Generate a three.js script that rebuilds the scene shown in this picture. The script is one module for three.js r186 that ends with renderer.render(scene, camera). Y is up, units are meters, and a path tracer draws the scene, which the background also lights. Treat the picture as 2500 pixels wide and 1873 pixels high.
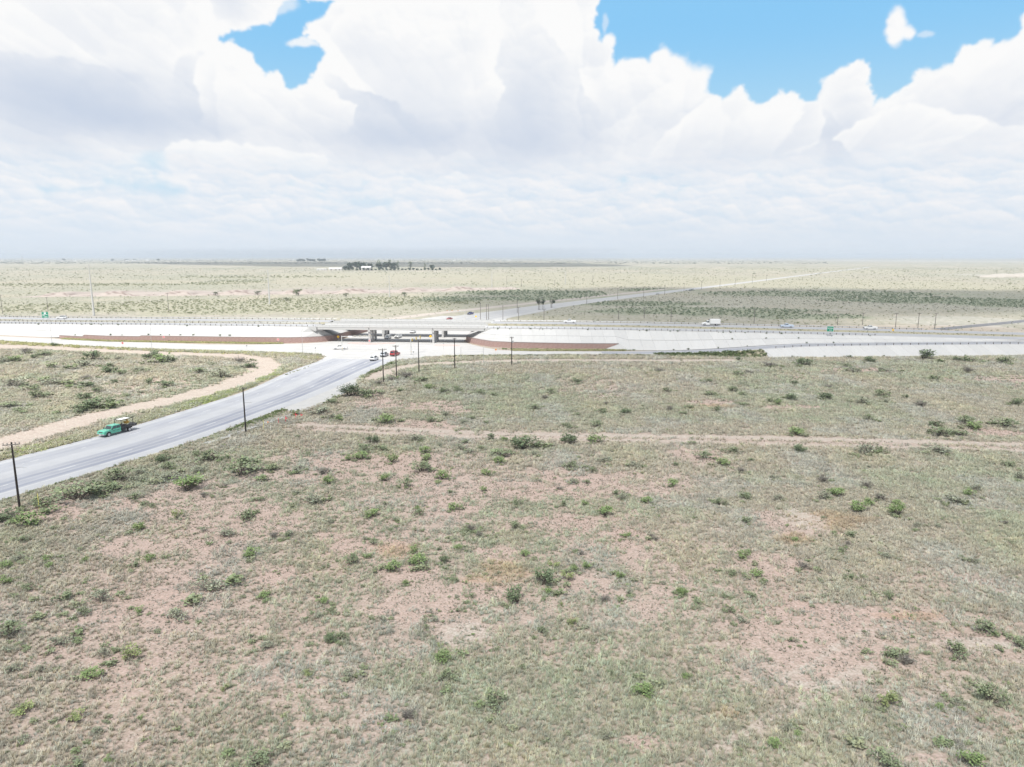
import * as THREE from 'three';
import { mergeGeometries } from 'three/addons/utils/BufferGeometryUtils.js';
import { RoundedBoxGeometry } from 'three/addons/geometries/RoundedBoxGeometry.js';

// ---------------------------------------------------------------- camera, sky, sun, exposure
const scene = new THREE.Scene();
const camera = new THREE.PerspectiveCamera(56.78, 1024 / 767, 0.5, 60000);
camera.position.set(0, 38, 0);
camera.rotation.x = -0.17713;
scene.add(camera);

const renderer = new THREE.WebGLRenderer({ antialias: true });
renderer.toneMapping = THREE.LinearToneMapping;
renderer.toneMappingExposure = 1.6;
renderer.shadowMap.enabled = true;

const sun = new THREE.DirectionalLight(new THREE.Color().setRGB(1, 0.965, 0.9), 4.0);
sun.position.set(-190, 940, 300);
sun.target.position.set(0, 0, -200);
sun.castShadow = true;
sun.shadow.radius = 3.5;
sun.shadow.mapSize.set(4096, 4096);
Object.assign(sun.shadow.camera, { left: -420, right: 420, top: 420, bottom: -420, near: 10, far: 3000 });
scene.add(sun, sun.target);

const sky = skyTexture();
scene.background = sky;
scene.environment = sky;
scene.environmentIntensity = 1.0;
scene.fog = new THREE.FogExp2(new THREE.Color().setRGB(0.80, 0.88, 0.97), 0.00012);

// ---------------------------------------------------------------- noise
function rng(seed) { let s = seed | 0; return () => { s = (s + 0x6d2b79f5) | 0; let t = Math.imul(s ^ (s >>> 15), 1 | s); t = (t + Math.imul(t ^ (t >>> 7), 61 | t)) ^ t; return ((t ^ (t >>> 14)) >>> 0) / 4294967296; }; }
function clamp(x, a = 0, b = 1) { return x < a ? a : x > b ? b : x; }
function sstep(a, b, x) { const t = clamp((x - a) / (b - a)); return t * t * (3 - 2 * t); }
function mix(a, b, t) { return a + (b - a) * t; }
function mix3(a, b, t) { return [a[0] + (b[0] - a[0]) * t, a[1] + (b[1] - a[1]) * t, a[2] + (b[2] - a[2]) * t]; }
// a periodic tile of smooth (fbm) or puffy (cell) noise, values about 0..1
function noiseTile(S, first, octaves, seed, puffy, gain = 0.5) {
  const out = new Float32Array(S * S), r = rng(seed);
  let amp = 1, total = 0;
  for (let o = 0, P = first; o < octaves; o++, P *= 2, amp *= gain) {
    total += amp;
    const A = new Float32Array(P * P), B = new Float32Array(P * P);
    for (let i = 0; i < P * P; i++) { A[i] = r(); B[i] = r(); }
    for (let y = 0; y < S; y++) for (let x = 0; x < S; x++) {
      const fx = (x / S) * P, fy = (y / S) * P, ix = Math.floor(fx), iy = Math.floor(fy), tx = fx - ix, ty = fy - iy;
      let v;
      if (puffy) {
        let d = 9;
        for (let j = -1; j <= 1; j++) for (let i = -1; i <= 1; i++) {
          const k = ((iy + j + P) % P) * P + ((ix + i + P) % P), dx = i + A[k] - tx, dy = j + B[k] - ty, q = dx * dx + dy * dy;
          if (q < d) d = q;
        }
        v = 1 - Math.min(1, Math.sqrt(d) * 0.95); v = Math.sqrt(Math.max(v, 0)) * 0.6 + v * 0.4;
      } else {
        const x1 = (ix + 1) % P, y1 = (iy + 1) % P, sx = tx * tx * (3 - 2 * tx), sy = ty * ty * (3 - 2 * ty), a = A[iy * P + ix], b = A[iy * P + x1], c = A[y1 * P + ix], d = A[y1 * P + x1];
        v = a + (b - a) * sx + (c - a) * sy + (a - b - c + d) * sx * sy;
      }
      out[y * S + x] += v * amp;
    }
  }
  for (let i = 0; i < S * S; i++) out[i] /= total;
  return { S, d: out };
}
function samp(t, x, y) {                                            // tiles are 512 a side
  const d = t.d; let fx = x * 512, fy = y * 512;
  const ix = Math.floor(fx), iy = Math.floor(fy); fx -= ix; fy -= iy;
  const x0 = ix & 511, r0 = (iy & 511) << 9, x1 = (ix + 1) & 511, r1 = ((iy + 1) & 511) << 9;
  const a = d[r0 + x0], b = d[r0 + x1], c = d[r1 + x0], e = d[r1 + x1];
  return a + (b - a) * fx + (c - a) * fy + (a - b - c + e) * fx * fy;
}

// a periodic tile of overlapping domes: about +0.5 at the upper edge of each puff, -0.5 at its underside
function domeTile(seed) {
  const S = 512, out = new Float32Array(S * S), r = rng(seed); let total = 0;
  for (let o = 0, P = 5, amp = 1; o < 4; o++, P *= 2, amp *= 0.5) {
    total += amp; const A = new Float32Array(P * P), Bq = new Float32Array(P * P), R = new Float32Array(P * P);
    for (let i = 0; i < P * P; i++) { A[i] = r(); Bq[i] = r(); R[i] = 0.7 + 0.6 * r(); }
    for (let y = 0; y < S; y++) for (let x = 0; x < S; x++) {
      const fx = (x / S) * P, fy = (y / S) * P, ix = Math.floor(fx), iy = Math.floor(fy), tx = fx - ix, ty = fy - iy; let best = -9, v = 0;
      for (let j = -1; j <= 1; j++) for (let i = -1; i <= 1; i++) { const k = ((iy + j + P) % P) * P + ((ix + i + P) % P), dx = tx - i - A[k], dy = ty - j - Bq[k], q = R[k] - Math.hypot(dx, dy); if (q > best) { best = q; v = clamp(dy / R[k] + 0.3 * dx, -0.6, 0.6); } }
      out[y * S + x] += v * amp;
    }
  }
  for (let i = 0; i < S * S; i++) out[i] /= total;
  return { S, d: out };
}

// ---------------------------------------------------------------- the sky: a cumulus sky with a few blue gaps (angles in degrees: azimuth from the view axis, elevation)
function skyTexture() {
const SKY_GAPS = [[[-21.45,14.48],[-20.34,15.22],[-18.36,15.74],[-17.04,16.79],[-15.7,17.94],[-7.76,18.43],[-7.74,19.22],[-13.72,18.87],[-11.79,18.22],[-13.3,17.5],[-14.17,16.43],[-15.35,15.57],[-14.24,15.12],[-13.69,14.11],[-14.27,13.01],[-15.64,11.95],[-16.52,11.9],[-17.28,12.68],[-18.25,12.46],[-18.97,13.6],[-19.53,14.43],[-20.28,14.71]],
[[6.4,18.42],[6.16,16.98],[5.87,16.39],[6.75,15.47],[7.8,14.83],[7.55,13.61],[8.5,14.26],[9.7,14.21],[10.21,14.04],[11.12,14.99],[11.53,14.91],[12.56,14.32],[14.52,13.3],[14.82,11.91],[15.68,11.24],[16.94,11.94],[17.65,10.82],[18.3,10.56],[19.52,11.31],[20.3,11.26],[21.42,10.67],[22.17,10.73],[22.42,11.55],[23.37,12.64],[24.5,13.16],[25.18,12.89],[25.48,11.72],[25.88,10.23],[26.84,10.58],[27.88,11.34],[28.22,12.15],[29.03,12.05],[30.33,12.18],[30.79,12.71],[30.86,13.24],[32.28,12.86],[33.23,13.12],[33.89,14.05],[34.36,15.71],[19.43,21.49]],
[[-33.44,4.42],[-32.1,5.08],[-29.34,4.77],[-29.28,5.44],[-26.07,5.07],[-26.25,6.45],[-25.67,6.48],[-25.92,5.17],[-23.42,4.86],[-24.68,4.02],[-29.24,4.41],[-32.48,3.88]],
[[-14.75,4.45],[-9.21,4.37],[-9.24,3.33],[-11.69,3.64]]];
const SKY_SHADES = [[-28.44,10.29,6.67,2.41,0.85],[-32.85,10.25,3.64,2.97,0.5],[-25.76,8.9,5.73,1.2,0.6],[-18.46,14.22,1.91,1.17,0.25],[-9.34,11.51,5.24,3.42,0.7],[-9.08,8.76,6.36,1.31,0.7],[1.21,11.17,4.24,4.09,0.65],[2.65,8.19,5.32,2,0.5],[-21.55,5.09,3.84,0.71,0.5],[-18.89,7.13,6.65,0.96,0.3],[-4.17,6.49,3.95,0.81,0.6],[13.74,10.23,3.95,1.89,0.3],[17.19,7.52,7.79,1.92,0.5],[24.88,8.36,4.25,1.81,0.45],[31.78,7.84,3.48,2.55,0.45],[26.66,4.27,8.02,1.55,0.55],[10.54,4.35,8.46,1.37,0.45],[1.59,4.77,5.76,1.39,0.35],[-32.2,6.67,2.91,1.43,0.45],[-13.72,4.64,5.59,1.01,0.4],[-20.15,16.64,1.86,1.11,0.55],[32.8,10.25,2.19,1.64,0.3]];
const SKY_LIGHTS = [[-24.97,15.01,6.29,1.91,0.6],[-16.68,11.95,3.63,2.12,0.6],[-19.77,13.24,1.89,1.75,0.6],[-5.46,14.28,5.25,3.01,0.8],[-3.68,17.04,6.25,1.74,0.5],[-13.91,15.14,2.66,1.75,0.5],[-9.86,16.24,3.41,1.75,0.5],[4.31,16.43,2.42,2.62,0.7],[7.15,13,2.08,1.85,0.6],[12.6,13.41,1.99,1.81,0.8],[10.25,12.89,2.04,1.54,0.6],[15.41,10.16,2.28,1.56,0.7],[20.88,9.54,1.84,1.53,0.5],[24.3,11.97,1.74,1.73,0.8],[27.87,9.91,3.23,1.73,0.6],[30.82,12.39,1.28,0.81,0.7],[-18.87,7.45,3.94,0.83,0.6],[-16.32,6.57,3.03,0.66,0.5],[-5.27,5.1,3.24,0.83,0.6],[-25.02,11.03,1.18,1.17,0.8],[11.12,7.72,2.06,0.99,0.6],[-2.33,12.45,1.41,1.89,0.6],[-8.12,5.41,1.78,0.83,0.5],[2.67,5.46,2.16,0.69,0.4]];
const SKY_MASSES = [[[[-35.42,12.79],[-34.46,15.2],[-28.59,17.17],[-22.17,17.51],[-21.64,15.93],[-22.14,14.05],[-23.81,13.46],[-24.55,12.52],[-24.47,11.37],[-25.24,10.07],[-25.84,10.82],[-25.84,12.11],[-27.45,12.23],[-30.07,12.75],[-32.59,12.69]],14.04,11.01],
[[[-23.05,8.17],[-22.68,10.03],[-22.63,11.82],[-22.26,13.6],[-21.19,14.68],[-19.67,14.7],[-18.53,13.04],[-16.68,11.95],[-14.04,12.41],[-11.75,10.95],[-13.57,7.98],[-18.87,7.45],[-21.67,7.94]],12.14,8.2],
[[[-14.28,14.22],[-13.21,16.06],[-11.83,17.3],[-7.08,18.68],[-1.38,18.52],[-0.7,15.87],[-1.55,13.72],[-0.85,12.46],[-1.21,11.01],[-2.53,9.69],[-5.19,9.5],[-9,11.36],[-12.03,12.51]],13.72,9.37],
[[[1.52,19.09],[6.66,18.98],[6.16,16.98],[5.87,16.09],[7.8,14.83],[6.8,13.32],[4.34,14.31],[2.58,16.46]],16.47,13.41],
[[[5.05,13.67],[7.48,13.92],[7.83,13.6],[9.69,14.27],[11.19,15.05],[12.89,14.3],[14.67,12.99],[14.83,11.75],[12.04,10.62],[9.67,9.73],[6.87,10.45]],13.1,9.7],
[[[10.3,6.57],[11.1,8.38],[12.75,9.79],[14.69,11.29],[16.94,11.94],[18.31,10.38],[20.14,11.27],[22.34,10.51],[22.22,7.91],[18.83,7.13],[13.93,5.98]],10.53,6.16],
[[[22.33,10.66],[23.92,13.16],[25.38,12.87],[26.04,10.01],[27.74,11.35],[30.36,11.9],[31.5,13.23],[33.92,13.79],[35.8,14.96],[36.6,7.95],[29.18,7.47],[24.95,7.45]],12.46,8.2],
[[[23.42,8.15],[24.83,8.97],[27.57,10.22],[30.36,9.11],[33.03,8.02],[35.2,8.09],[35.58,4.45],[28.04,4.83]],9.21,5.81],
[[[-26.01,5.91],[-25.49,6.95],[-23.78,8.04],[-21.36,7.9],[-18.54,7.62],[-16.26,7.55],[-14.29,6.97],[-14.68,5.79],[-18.99,5.43],[-23.96,5.63]],7.7,5.88],
[[[-8.65,5.24],[-8.52,6.09],[-7.76,5.59],[-5.26,5.79],[-4.35,6.42],[-3.64,5.98],[-3.4,5.11],[-1.6,4.35],[-2.04,3.65],[-5.29,3.78],[-8.14,4.38]],5.3,3.72],
[[[-29.84,3.84],[-29.39,4.22],[-28.41,4.35],[-27.59,4.08],[-27.34,3.68],[-28.77,3.42]],4.6,3.9]];

  const PUFFS = [[26.9, 14.75, 0.55, 1.0, 1], [27.5, 14.4, 0.45, 0.5, 1], [28.5, 14.2, 0.6, 0.25, 0.45], [7.3, 15.35, 0.5, 0.45, 1], [7.0, 16.6, 0.18, 0.6, 0.4], [-17.3, 17.3, 1.5, 0.6, 0.55], [-15.6, 15.0, 1.4, 0.3, 0.85], [-20.1, 16.9, 1.0, 1.0, 0.8]];
  const F = noiseTile(512, 4, 6, 11, false, 0.55), B = noiseTile(512, 5, 5, 23, true, 0.52), D = domeTile(29);
  const W = 4096, H = 2048, data = new Float32Array(W * H * 4);
  const sd = (p, x, y) => {
    let best = 1e9, inside = false;
    for (let i = 0, j = p.length - 1; i < p.length; j = i++) {
      const [ax, ay] = p[j], [bx, by] = p[i], dx = bx - ax, dy = by - ay, t = clamp(((x - ax) * dx + (y - ay) * dy) / (dx * dx + dy * dy)), ex = ax + dx * t - x, ey = ay + dy * t - y;
      best = Math.min(best, ex * ex + ey * ey);
      if (ay > y !== by > y && x < ax + ((y - ay) / (by - ay)) * dx) inside = !inside;
    }
    return inside ? -Math.sqrt(best) : Math.sqrt(best);
  };
  const bell = (l, x, y) => { let s = 0; for (const [cx, cy, rx, ry, k] of l) { const u = (x - cx) / rx, v = (y - cy) / ry, q = u * u + v * v; if (q < 6) s += k * Math.exp(-q * 1.1); } return s; };
  const horizon = [0.745, 0.83, 0.93], lowBlue = [0.50, 0.755, 0.925], highBlue = [0.275, 0.61, 0.945], zenith = [0.15, 0.42, 0.84], white = [1.0, 1.0, 1.0], warm = [0.955, 0.955, 0.975], grey = [0.60, 0.68, 0.82];
  const puff = (a, e) => 0.62 * samp(B, a / 23, e / 17) + 0.38 * samp(B, a / 7.1 + 0.37, e / 5.6 + 0.11);
  const AIR = 1 / 1.64;                                                     // the sky's radiance before exposure
  for (let row = 0; row < H; row++) {
    const e = ((row + 0.5) / H - 0.5) * 180;
    for (let col = 0; col < W; col++) {
      const i = (row * W + col) * 4;
      data[i + 3] = 1;
      if (e < -0.3) { for (let k = 0; k < 3; k++) data[i + k] = horizon[k] * AIR; continue; }
      let a = ((col + 0.5) / W) * 360 - 90; if (a > 180) a -= 360;
      if ((Math.abs(a) > 52 || e > 32) && (row & 3 || col & 3)) { const k = ((row & ~3) * W + (col & ~3)) * 4; data[i] = data[k]; data[i + 1] = data[k + 1]; data[i + 2] = data[k + 2]; continue; }
      const n1 = samp(F, a / 31, e / 24), n2 = samp(F, a / 9 + 0.3, e / 7 + 0.6), n3 = samp(F, a / 9 + 0.71, e / 7 + 0.13), wa = a + (n2 - 0.5) * 1.1, we = e + (n3 - 0.5) * 0.9;
      // the clear air
      let c = mix3(mix3(horizon, lowBlue, sstep(0, 7, e)), mix3(highBlue, zenith, sstep(20, 80, e)), sstep(6, 17, e));
      // how far inside a cloud this direction is
      const framed = sstep(47, 40, Math.abs(a)) * sstep(27, 21, e);
      let inn = (n1 + 0.35 * samp(F, a / 120, e / 90 + 0.2) - 0.56) * 16;
      if (framed > 0) {
        let near = 5;
        for (const h of SKY_GAPS) near = Math.min(near, sd(h, wa, we));
        inn = mix(inn, near, framed);
      }
      const b = puff(wa, we), size = 4.5 + 0.5 * Math.min(e, 22), dome = samp(D, wa / size * 0.32, we / size * 0.42), dome2 = samp(D, wa / 7.5 + 0.3, we / 5.5 + 0.7);
      inn += (b - 0.52) * 1.9 - 0.1 + (n3 - 0.5) * 0.7 + (samp(F, a / 2.9 + 0.2, e / 2.3) - 0.5) * 0.55;
      let thin = 0;
      for (const [cx, cy, rx, ry, k] of PUFFS) { const u = (wa - cx) / rx, v = (we - cy) / ry, q = 1 - Math.sqrt(u * u + v * v) + (b - 0.5) * 1.6 + (n2 - 0.5) * 1.2; if (q > 0) thin = Math.max(thin, k * sstep(0, 0.7, q)); }
      const soft = 0.26 + 1.1 * sstep(10, 7, e) + 0.8 * sstep(0.5, 0.75, samp(F, a / 40 + 0.5, e / 30 + 0.8)), alpha = Math.max(sstep(-0.02, soft, inn), thin);
      // lit tops, grey bases: every puff is brighter above than below
      const sh = framed * bell(SKY_SHADES, wa, we), li = framed * bell(SKY_LIGHTS, wa, we), rough = 1 - 0.75 * clamp(sh);
      let lit = 0.66 + 0.42 * dome * rough + 0.2 * dome2 * rough + 0.5 * (b - 0.5) * rough + 0.34 * Math.exp(-Math.max(inn, 0) * 1.3) + 0.26 * li - 0.5 * sh;
      if (framed > 0) for (const [m, f0, f1] of SKY_MASSES) {
        const d = -sd(m, wa, we) + (b - 0.52) * 1.5;
        if (d > 0) lit = mix(lit, Math.max(lit, 0.77 + 0.36 * Math.exp(-d / 0.9) + 0.45 * dome + 0.3 * (b - 0.5)), framed * sstep(0, 0.2, d) * sstep(f1, f0, we + (n1 - 0.5) * 2));
      }
      lit += (1 - framed) * (samp(F, a / 60 + 0.1, e / 45 + 0.4) - 0.55) * 1.2;
      c = mix3(c, mix3(grey, white, clamp(lit)), alpha);
      // rows of small far cumulus low over the horizon
      const low = sstep(8.5, 5, e) * (e > 3 ? mix(1, sstep(-0.9, 0.5, inn), sstep(3, 4.5, e)) : 1);
      if (low > 0) {
        const s = e < 3.5 ? 1 : 1, q = samp(D, wa / 9 + 0.2, we / 3.4 + 0.5) * 0.65 + samp(D, wa / 20, we / 8 + 0.1) * 0.5, body = sstep(0.30, 0.62, samp(B, wa / 10 + 0.2, we / 3.6) * 0.7 + samp(F, a / 26 + 0.4, e / 6) * 0.45);
        const base = mix3([0.72, 0.82, 0.93], warm, clamp(0.55 + q * 1.35 + (samp(F, a / 14, e / 4 + 0.3) - 0.5) * 0.7)), veil = sstep(0.2, 2.4, e);
        c = mix3(c, mix3(mix3(horizon, lowBlue, 0.7 * sstep(1.5, 4.5, e)), base, body), low * (0.35 + 0.6 * veil));
      }
      c = mix3(c, horizon, sstep(3.8, 0.2, e) * 0.85);
      for (let k = 0; k < 3; k++) data[i + k] = c[k] * AIR;
    }
  }
  const t = new THREE.DataTexture(data, W, H, THREE.RGBAFormat, THREE.FloatType);
  t.mapping = THREE.EquirectangularReflectionMapping; t.magFilter = THREE.LinearFilter; t.minFilter = THREE.LinearFilter; t.needsUpdate = true;
  return t;
}

// ---------------------------------------------------------------- helpers
const used = {};
function numbered(name) { const n = (used[name] = (used[name] ?? -1) + 1); return n ? `${name}_${String(n).padStart(3, '0')}` : name; }
function shade(o) { o.castShadow = true; o.receiveShadow = true; return o; }
function tag(o, label, category, group) { o.userData.label = label; o.userData.category = category; if (group) o.userData.group = group; return o; }
function thing(name, label, category, x = 0, y = 0, z = 0, turn = 0, group) { const g = new THREE.Group(); g.name = numbered(name); g.position.set(x, y, z); g.rotation.y = turn; tag(g, label, category, group); scene.add(g); return g; }
function part(parent, name, geometry, material) { const m = shade(new THREE.Mesh(geometry, material)); m.name = name; parent.add(m); return m; }
function struct(name, geometry, material) { const m = shade(new THREE.Mesh(geometry, material)); m.name = name; m.userData.kind = 'structure'; scene.add(m); return m; }
function std(r, g, b, roughness = 0.9, metalness = 0, extra = {}) { return new THREE.MeshStandardMaterial({ color: new THREE.Color().setRGB(r, g, b), roughness, metalness, ...extra }); }
function box(w, h, d, x = 0, y = 0, z = 0) { const g = new THREE.BoxGeometry(w, h, d); g.translate(x, y, z); return g; }
function rbox(w, h, d, x = 0, y = 0, z = 0, r = 0.04) { const g = new RoundedBoxGeometry(w, h, d, 1, Math.min(r, w / 2.1, h / 2.1, d / 2.1)); g.translate(x, y, z); return g; }
function cyl(r0, r1, h, x = 0, y = 0, z = 0, n = 12) { const g = new THREE.CylinderGeometry(r1, r0, h, n); g.translate(x, y + h / 2, z); return g; }
function bar(a, b, r, n = 8, r1 = r) { const A = new THREE.Vector3(...a), B = new THREE.Vector3(...b), d = B.clone().sub(A), L = d.length(), g = new THREE.CylinderGeometry(r1, r, L, n); g.applyQuaternion(new THREE.Quaternion().setFromUnitVectors(new THREE.Vector3(0, 1, 0), d.normalize())); g.translate((A.x + B.x) / 2, (A.y + B.y) / 2, (A.z + B.z) / 2); return g; }
function fuse(list) { return mergeGeometries(list.map((g) => (g.index ? g.toNonIndexed() : g)), false); }
// a six-sided solid from its eight corners: four below (counter-clockwise seen from above) and four above
function hex(c) {
  const f = [[0, 3, 2, 1], [4, 5, 6, 7], [0, 1, 5, 4], [1, 2, 6, 5], [2, 3, 7, 6], [3, 0, 4, 7]], p = [], uv = [];
  for (const [a, b, d, e] of f) { for (const k of [a, b, d, a, d, e]) p.push(...c[k]); uv.push(0, 0, 1, 0, 1, 1, 0, 0, 1, 1, 0, 1); }
  const g = new THREE.BufferGeometry(); g.setAttribute('position', new THREE.Float32BufferAttribute(p, 3)); g.setAttribute('uv', new THREE.Float32BufferAttribute(uv, 2)); g.computeVertexNormals(); return g;
}
// a sheet between two rows of points; uv in metres (along, across)
function sheet(A, B, uvScale = [1, 1], acrossUnit = false) {
  const p = [], uv = [], ix = []; let s = 0;
  for (let i = 0; i < A.length; i++) {
    if (i) s += Math.hypot((A[i][0] + B[i][0] - A[i - 1][0] - B[i - 1][0]) / 2, (A[i][2] + B[i][2] - A[i - 1][2] - B[i - 1][2]) / 2);
    const w = acrossUnit ? 1 : Math.hypot(A[i][0] - B[i][0], A[i][1] - B[i][1], A[i][2] - B[i][2]);
    p.push(...A[i], ...B[i]); uv.push(s * uvScale[0], 0, s * uvScale[0], w * uvScale[1]);
    if (i) { const k = i * 2; ix.push(k - 2, k, k - 1, k, k + 1, k - 1); }
  }
  const g = new THREE.BufferGeometry(); g.setAttribute('position', new THREE.Float32BufferAttribute(p, 3)); g.setAttribute('uv', new THREE.Float32BufferAttribute(uv, 2)); g.setIndex(ix); g.computeVertexNormals(); return g;
}
function polygon(pts, y, uvScale = 1) {
  const s = new THREE.Shape(pts.map(([x, z]) => new THREE.Vector2(x, -z))), g = new THREE.ShapeGeometry(s);
  g.rotateX(-Math.PI / 2); g.translate(0, y, 0);
  const p = g.attributes.position, uv = []; for (let i = 0; i < p.count; i++) uv.push(p.getX(i) * uvScale, p.getZ(i) * uvScale);
  g.setAttribute('uv', new THREE.Float32BufferAttribute(uv, 2)); return g;
}
function lerpTable(t, x, k = 1) { if (x <= t[0][0]) return t[0][k]; for (let i = 1; i < t.length; i++) if (x <= t[i][0]) return mix(t[i - 1][k], t[i][k], (x - t[i - 1][0]) / (t[i][0] - t[i - 1][0])); return t[t.length - 1][k]; }
const GAMMA = new Uint8Array(4097).map((_, i) => { const x = i / 4096; return Math.round(255 * (x <= 0.0031308 ? x * 12.92 : 1.055 * Math.pow(x, 1 / 2.4) - 0.055)); });
const toByte = (x) => GAMMA[x <= 0 ? 0 : x >= 1 ? 4096 : (x * 4096 + 0.5) | 0];
function colourTexture(W, H, fn, repeat = true) {
  const d = new Uint8Array(W * H * 4);
  for (let y = 0; y < H; y++) for (let x = 0; x < W; x++) { const c = fn(x, y), i = (y * W + x) * 4; d[i] = toByte(c[0]); d[i + 1] = toByte(c[1]); d[i + 2] = toByte(c[2]); d[i + 3] = 255; }
  const t = new THREE.DataTexture(d, W, H); t.colorSpace = THREE.SRGBColorSpace; t.magFilter = THREE.LinearFilter; t.minFilter = THREE.LinearMipmapLinearFilter; t.generateMipmaps = true;
  t.wrapS = t.wrapT = repeat ? THREE.RepeatWrapping : THREE.ClampToEdgeWrapping; t.needsUpdate = true; return t;
}
function greyTexture(W, H, fn) { const d = new Uint8Array(W * H * 4); for (let y = 0; y < H; y++) for (let x = 0; x < W; x++) { const v = Math.round(255 * clamp(fn(x, y))), i = (y * W + x) * 4; d[i] = d[i + 1] = d[i + 2] = v; d[i + 3] = 255; } const t = new THREE.DataTexture(d, W, H); t.magFilter = THREE.LinearFilter; t.wrapS = t.wrapT = THREE.RepeatWrapping; t.needsUpdate = true; return t; }

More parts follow.
